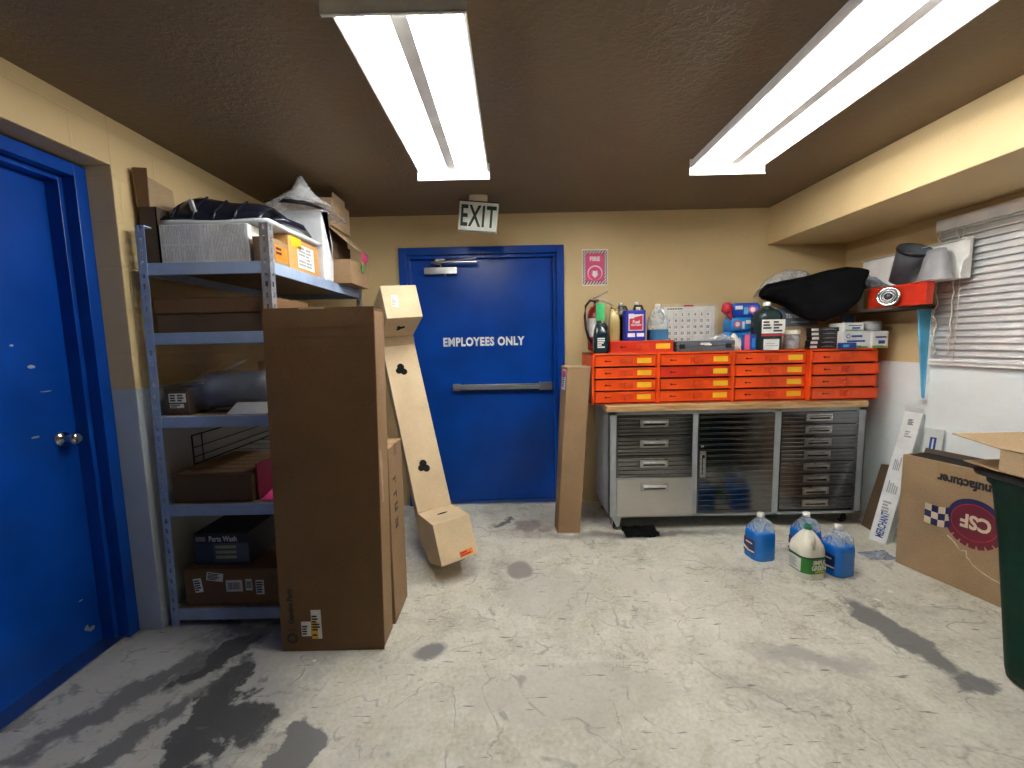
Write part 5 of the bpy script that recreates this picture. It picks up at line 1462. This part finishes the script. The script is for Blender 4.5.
fm_ = face_mtx(P_(.052, .125, -.0003), (P_(0, 1, 0) - P_(0, 0, 0)), -(P_(1, 0, 0) - P_(0, 0, 0)))
text_mb('MERCHANT', .045, fm_, bold=.025, xs=.55).build('lettering', 'blueprint', t)
for (d0, hgt, tilt) in ((.0, .03, -.015), (.05, .035, .02)):
    m = MB(); m.hexa([P_(.0, Lh, d0), P_(.098, Lh, d0), P_(.098, Lh, d0 + .003), P_(0, Lh, d0 + .003), P_(0, Lh + hgt, d0 + tilt), P_(.098, Lh + hgt, d0 + tilt), P_(.098, Lh + hgt, d0 + tilt + .003), P_(0, Lh + hgt, d0 + tilt + .003)]); m.build('flap', 'whitebox', t)
t, P_, Lh = leaning_white('white_carton', 'short white carton with a blue label behind the long white carton', (2.60, 2.66, 0.004), (2.715, 2.70, .80), (.06, -.06, 0), .09, .055, ('whitebox',), [], None)
m = MB(); fm_ = face_mtx(P_(.045, .70, -.0003), (P_(0, 1, 0) - P_(0, 0, 0)), -(P_(1, 0, 0) - P_(0, 0, 0))); plate(m, fm_, .10, .030); m.box(-.04, .04, -.004, .004, .0008, .0014, 1, fm_); m.build('label', ['blueprint', 'paper'], t)

# large printed radiator carton
A = Vector((2.368, 2.478, 0)); dv = Vector((.124, -.456, 0)).normalized(); nv = Vector((-dv.y, dv.x, 0)) * 1.0
if nv.x > 0: nv = -nv
LC, HC, DC = .93, .690, .16
cf = thing('printed_carton', 'large brown carton printed upside down with a red gear logo and chequered flag', 'box', tuple(A))
Q = lambda s, d, z: A + dv * s - nv * d + Vector((0, 0, z))
m = MB(); m.hexa([Q(0, 0, .001), Q(LC, 0, .001), Q(LC, DC, .001), Q(0, DC, .001), Q(0, 0, HC), Q(LC, 0, HC), Q(LC, DC, HC), Q(0, DC, HC)]); m.build('body', 'kraft_print', cf, bevel=.003)
m = MB(); m.hexa([Q(.02, .02, HC), Q(LC - .01, .02, HC), Q(LC - .01, DC - .005, HC), Q(.02, DC - .005, HC), Q(.02, .02, HC + .002), Q(LC - .01, .02, HC + .002), Q(LC - .01, DC - .005, HC + .002), Q(.02, DC - .005, HC + .002)]); m.build('top_shade_sheet', 'dark', cf)  # near-black sheet on the closed top paints the shade inside an open carton
m = MB(); m.hexa([Q(.015, DC - .006, HC), Q(LC, DC - .006, HC), Q(LC, DC, HC), Q(.015, DC, HC), Q(.02, DC - .002, HC + .030), Q(LC, DC - .002, HC + .030), Q(LC, DC + .003, HC + .030), Q(.02, DC + .003, HC + .030)]); m.build('back_flap', 'tapeddark', cf)
for s0 in (.17, .29):
    m = MB(); m.hexa([Q(s0, -.0006, HC - .075), Q(s0 + .05, -.0006, HC - .075), Q(s0 + .05, 0, HC - .075), Q(s0, 0, HC - .075), Q(s0, -.0006, HC), Q(s0 + .05, -.0006, HC), Q(s0 + .05, 0, HC), Q(s0, 0, HC)]); m.build('tape', 'tape', cf)
# logo frame turned half round: reading direction runs from far right back to the left
LGX = lambda s, z: face_mtx(Q(s, -.0004, z), -dv, (0, 0, -1))
text_mb('Manufacturer', .056, LGX(.318, .600), bold=.04, xs=.74).build('lettering', 'ink', cf)
lg = LGX(.345, .400) @ Matrix.Diagonal((.67, .86, 1, 1))
m = MB()
def ell(rx, ry, n=36): return [(rx * math.cos(2 * PI * k / n), ry * math.sin(2 * PI * k / n)) for k in range(n)]
# gear teeth above (below in the photo), navy ring, maroon disc
for k in range(7):
    a = PI / 2 - .95 + 1.9 * k / 6
    c_, s_ = math.cos(a), math.sin(a)
    pr2 = [(-.026, .10), (.026, .10), (.020, .165), (-.020, .165)]
    m.prism([(x * s_ + y * c_ * 1.12, -x * c_ + y * s_) for x, y in pr2], 0, .0008, 'z', 0, lg)
m.prism([(x, y + .012) for x, y in ell(.158, .130)], .0001, .0009, 'z', 0, lg)
m.prism([(x, y - .022) for x, y in ell(.165, .128)], .0002, .0012, 'z', 1, lg)
m.prism([(x, y) for x, y in ell(.140, .112)], .0003, .0015, 'z', 0, lg)
m.build('gear_logo', ['maroon', 'logonavy'], cf)
m = MB()
for k in range(36):
    a0, a1 = 2 * PI * k / 36, 2 * PI * (k + 1) / 36
    m.prism([(.140 * math.cos(a0), .112 * math.sin(a0)), (.144 * math.cos(a0), .116 * math.sin(a0)), (.144 * math.cos(a1), .116 * math.sin(a1)), (.140 * math.cos(a1), .112 * math.sin(a1))], .0004, .0018, 'z', 0, lg)
m.build('logo_ring', 'redlab', cf)
text_mb('CSF', .092, lg @ Matrix.Translation((-.01, .0, .0015)), bold=.035, xs=.95).build('logo_lettering', 'cream', cf)
m = MB()
fl = lambda i, j: (.135 + .047 * i, -.065 + .045 * j + .014 * math.sin(i * .9 + .2) + .008 * i)
for i in range(4):
    for j in range(3):
        mi = 0 if (i + j) % 2 == 0 else 1
        m.prism([fl(i, j), fl(i + 1, j), fl(i + 1, j + 1), fl(i, j + 1)], 0, .0009, 'z', mi, lg)
m.build('chequered_flag', ['logonavy', 'cream'], cf)
m = MB()
zig = [(.24, .285), (.27, .262), (.30, .225), (.325, .232), (.328, .205), (.355, .170), (.39, .150), (.43, .135), (.48, .125)]
for (a, b_), (c_, d_) in zip(zig, zig[1:]):
    m.tube([Q(a, -.001, b_), Q(c_, -.001, d_)], .003, 5)
m.build('torn_crease', 'cream', cf)

# ------------------------------------------------------------------ green wheeled bin
bn = thing('waste_bin', 'dark green plastic wheeled bin with a black rim at the right edge', 'bin', (2.25, 1.38, 0))
bcx, bcy = 2.205, 1.392
m = MB()
rings = []
for z, w_, d_ in ((.004, .400, .400), (.012, .424, .424), (.05, .432, .436), (.55, .506, .496), (.80, .556, .540), (.815, .580, .560), (.855, .584, .564)):
    rings.append(rrect(w_, d_, .055, z, 7, bcx, bcy))
m.loft(rings, 0, True, True, False)
rin = [rrect(w_, d_, .05, z, 7, bcx, bcy) for z, w_, d_ in ((.855, .566, .546), (.55, .49, .482), (.03, .41, .41))]
m.loft(rin, 0, True, False, True)
m.build('body', 'green_dk', bn)
m = MB()
path = rrect(.600, .580, .06, .865, 7, bcx, bcy)
prof = [(-.012, -.022), (.022, -.022), (.030, 0), (.022, .020), (-.012, .018), (-.020, 0)]
rings = []
for k in range(len(path) + 1):
    p = Vector(path[k % len(path)]); o_ = (p - Vector((bcx, bcy, .865))).normalized()
    rings.append([tuple(p + o_ * a + Vector((0, 0, b))) for a, b in prof])
m.loft(rings, 0, True, False, False); m.build('rim', 'black', bn)
for xx in (bcx - .17, bcx + .17):
    m = MB(); m.lathe([(.02, -.02), (.075, -.018), (.08, 0), (.075, .018), (.02, .02)], seg=22, mtx=Matrix.Translation((xx, bcy - .235, .081)) @ Matrix.Rotation(PI / 2, 4, 'Y')); m.build('wheel', 'rubber', bn)

# opened carton on the bin
ob = thing('open_carton', 'flat tan carton with open end flaps lying on the green bin', 'box', (2.1, 1.3, .886))
x0, x1, y0, y1, z0, z1 = 1.845, 2.36, 1.00, 1.545, .887, .978
m = MB()
m.box(x0, x1, y0, y1, z0, z0 + .004); m.box(x0, x1, y0, y1, z1 - .004, z1); m.box(x0, x0 + .004, y0, y1, z0, z1); m.box(x1 - .004, x1, y0, y1, z0, z1); m.box(x0, x1, y0, y0 + .004, z0, z1)
m.build('body', 'kraft_light', ob)
m = MB(); m.hexa([(x0, y1, z1 - .004), (x1, y1, z1 - .004), (x1, y1 + .15, z1 + .022), (x0 - .04, y1 + .14, z1 + .026), (x0, y1, z1), (x1, y1, z1), (x1, y1 + .15, z1 + .026), (x0 - .04, y1 + .14, z1 + .030)]); m.build('flap', 'kraft_light', ob)
m = MB(); m.hexa([(x0, y1, z0), (x1, y1, z0), (x1, y1 + .11, z0 + .012), (x0 - .015, y1 + .11, z0 + .012), (x0, y1, z0 + .004), (x1, y1, z0 + .004), (x1, y1 + .11, z0 + .016), (x0 - .015, y1 + .11, z0 + .016)]); m.build('flap', 'kraft', ob)
m = MB(); m.box(x0 + .08, x0 + .40, y0 + .08, y0 + .42, z1, z1 + .0008); m.build('print', 'tape', ob)

# ------------------------------------------------------------------ small litter on the floor
cp_ = tag(MB().sheet([[(p[0], p[1], max(.003, p[2])) for p in r] for r in crumple_sheet(2.23, 2.40, 2.50, 2.60, lambda u, v: .008 + .02 * math.sin(PI * u) * math.sin(PI * v), 12, .012, 71, 18)], .0012).build('plastic_scrap', 'filmblue'), 'crumpled clear plastic scrap on the floor in front of the large printed carton', 'scrap')
for k, (x, y, a, lab) in enumerate(((2.06, 2.17, .3, 'white paper scrap on the floor, the one nearest the large printed carton'), (1.93, 2.10, 1.2, 'white paper scrap on the floor beside the dark stain'), (1.74, 2.06, .8, 'white paper scrap on the dark floor stain'), (-.93, 1.745, .5, 'white paper scrap on the floor before the very tall carton'))):
    s_ = .016 if k < 2 else .008
    poly = [(x + s_ * math.cos(a + q * PI / 3) * (1 + .4 * math.sin(q * 2.1)), y + s_ * math.sin(a + q * PI / 3)) for q in range(6)]
    tag(MB().prism(poly, .0005, .004, 'z').build('paper_scrap', 'paper'), lab, 'scrap')

# ------------------------------------------------------------------ world and view
wd = bpy.data.worlds.new('world'); SC.world = wd; wd.use_nodes = True
wd.node_tree.nodes['Background'].inputs[0].default_value = (.5, .6, .8, 1)
wd.node_tree.nodes['Background'].inputs[1].default_value = .05
SC.view_settings.view_transform = 'Standard'
SC.view_settings.look = 'None'
SC.view_settings.gamma = 1
SC.view_settings.use_curve_mapping = False
SC.view_settings.exposure = 0
try:
    SC.cycles.use_denoising = True
    SC.cycles.max_bounces = 10
    SC.cycles.diffuse_bounces = 6
    SC.cycles.transparent_max_bounces = 12
    SC.cycles.sample_clamp_indirect = 0
except Exception:
    pass
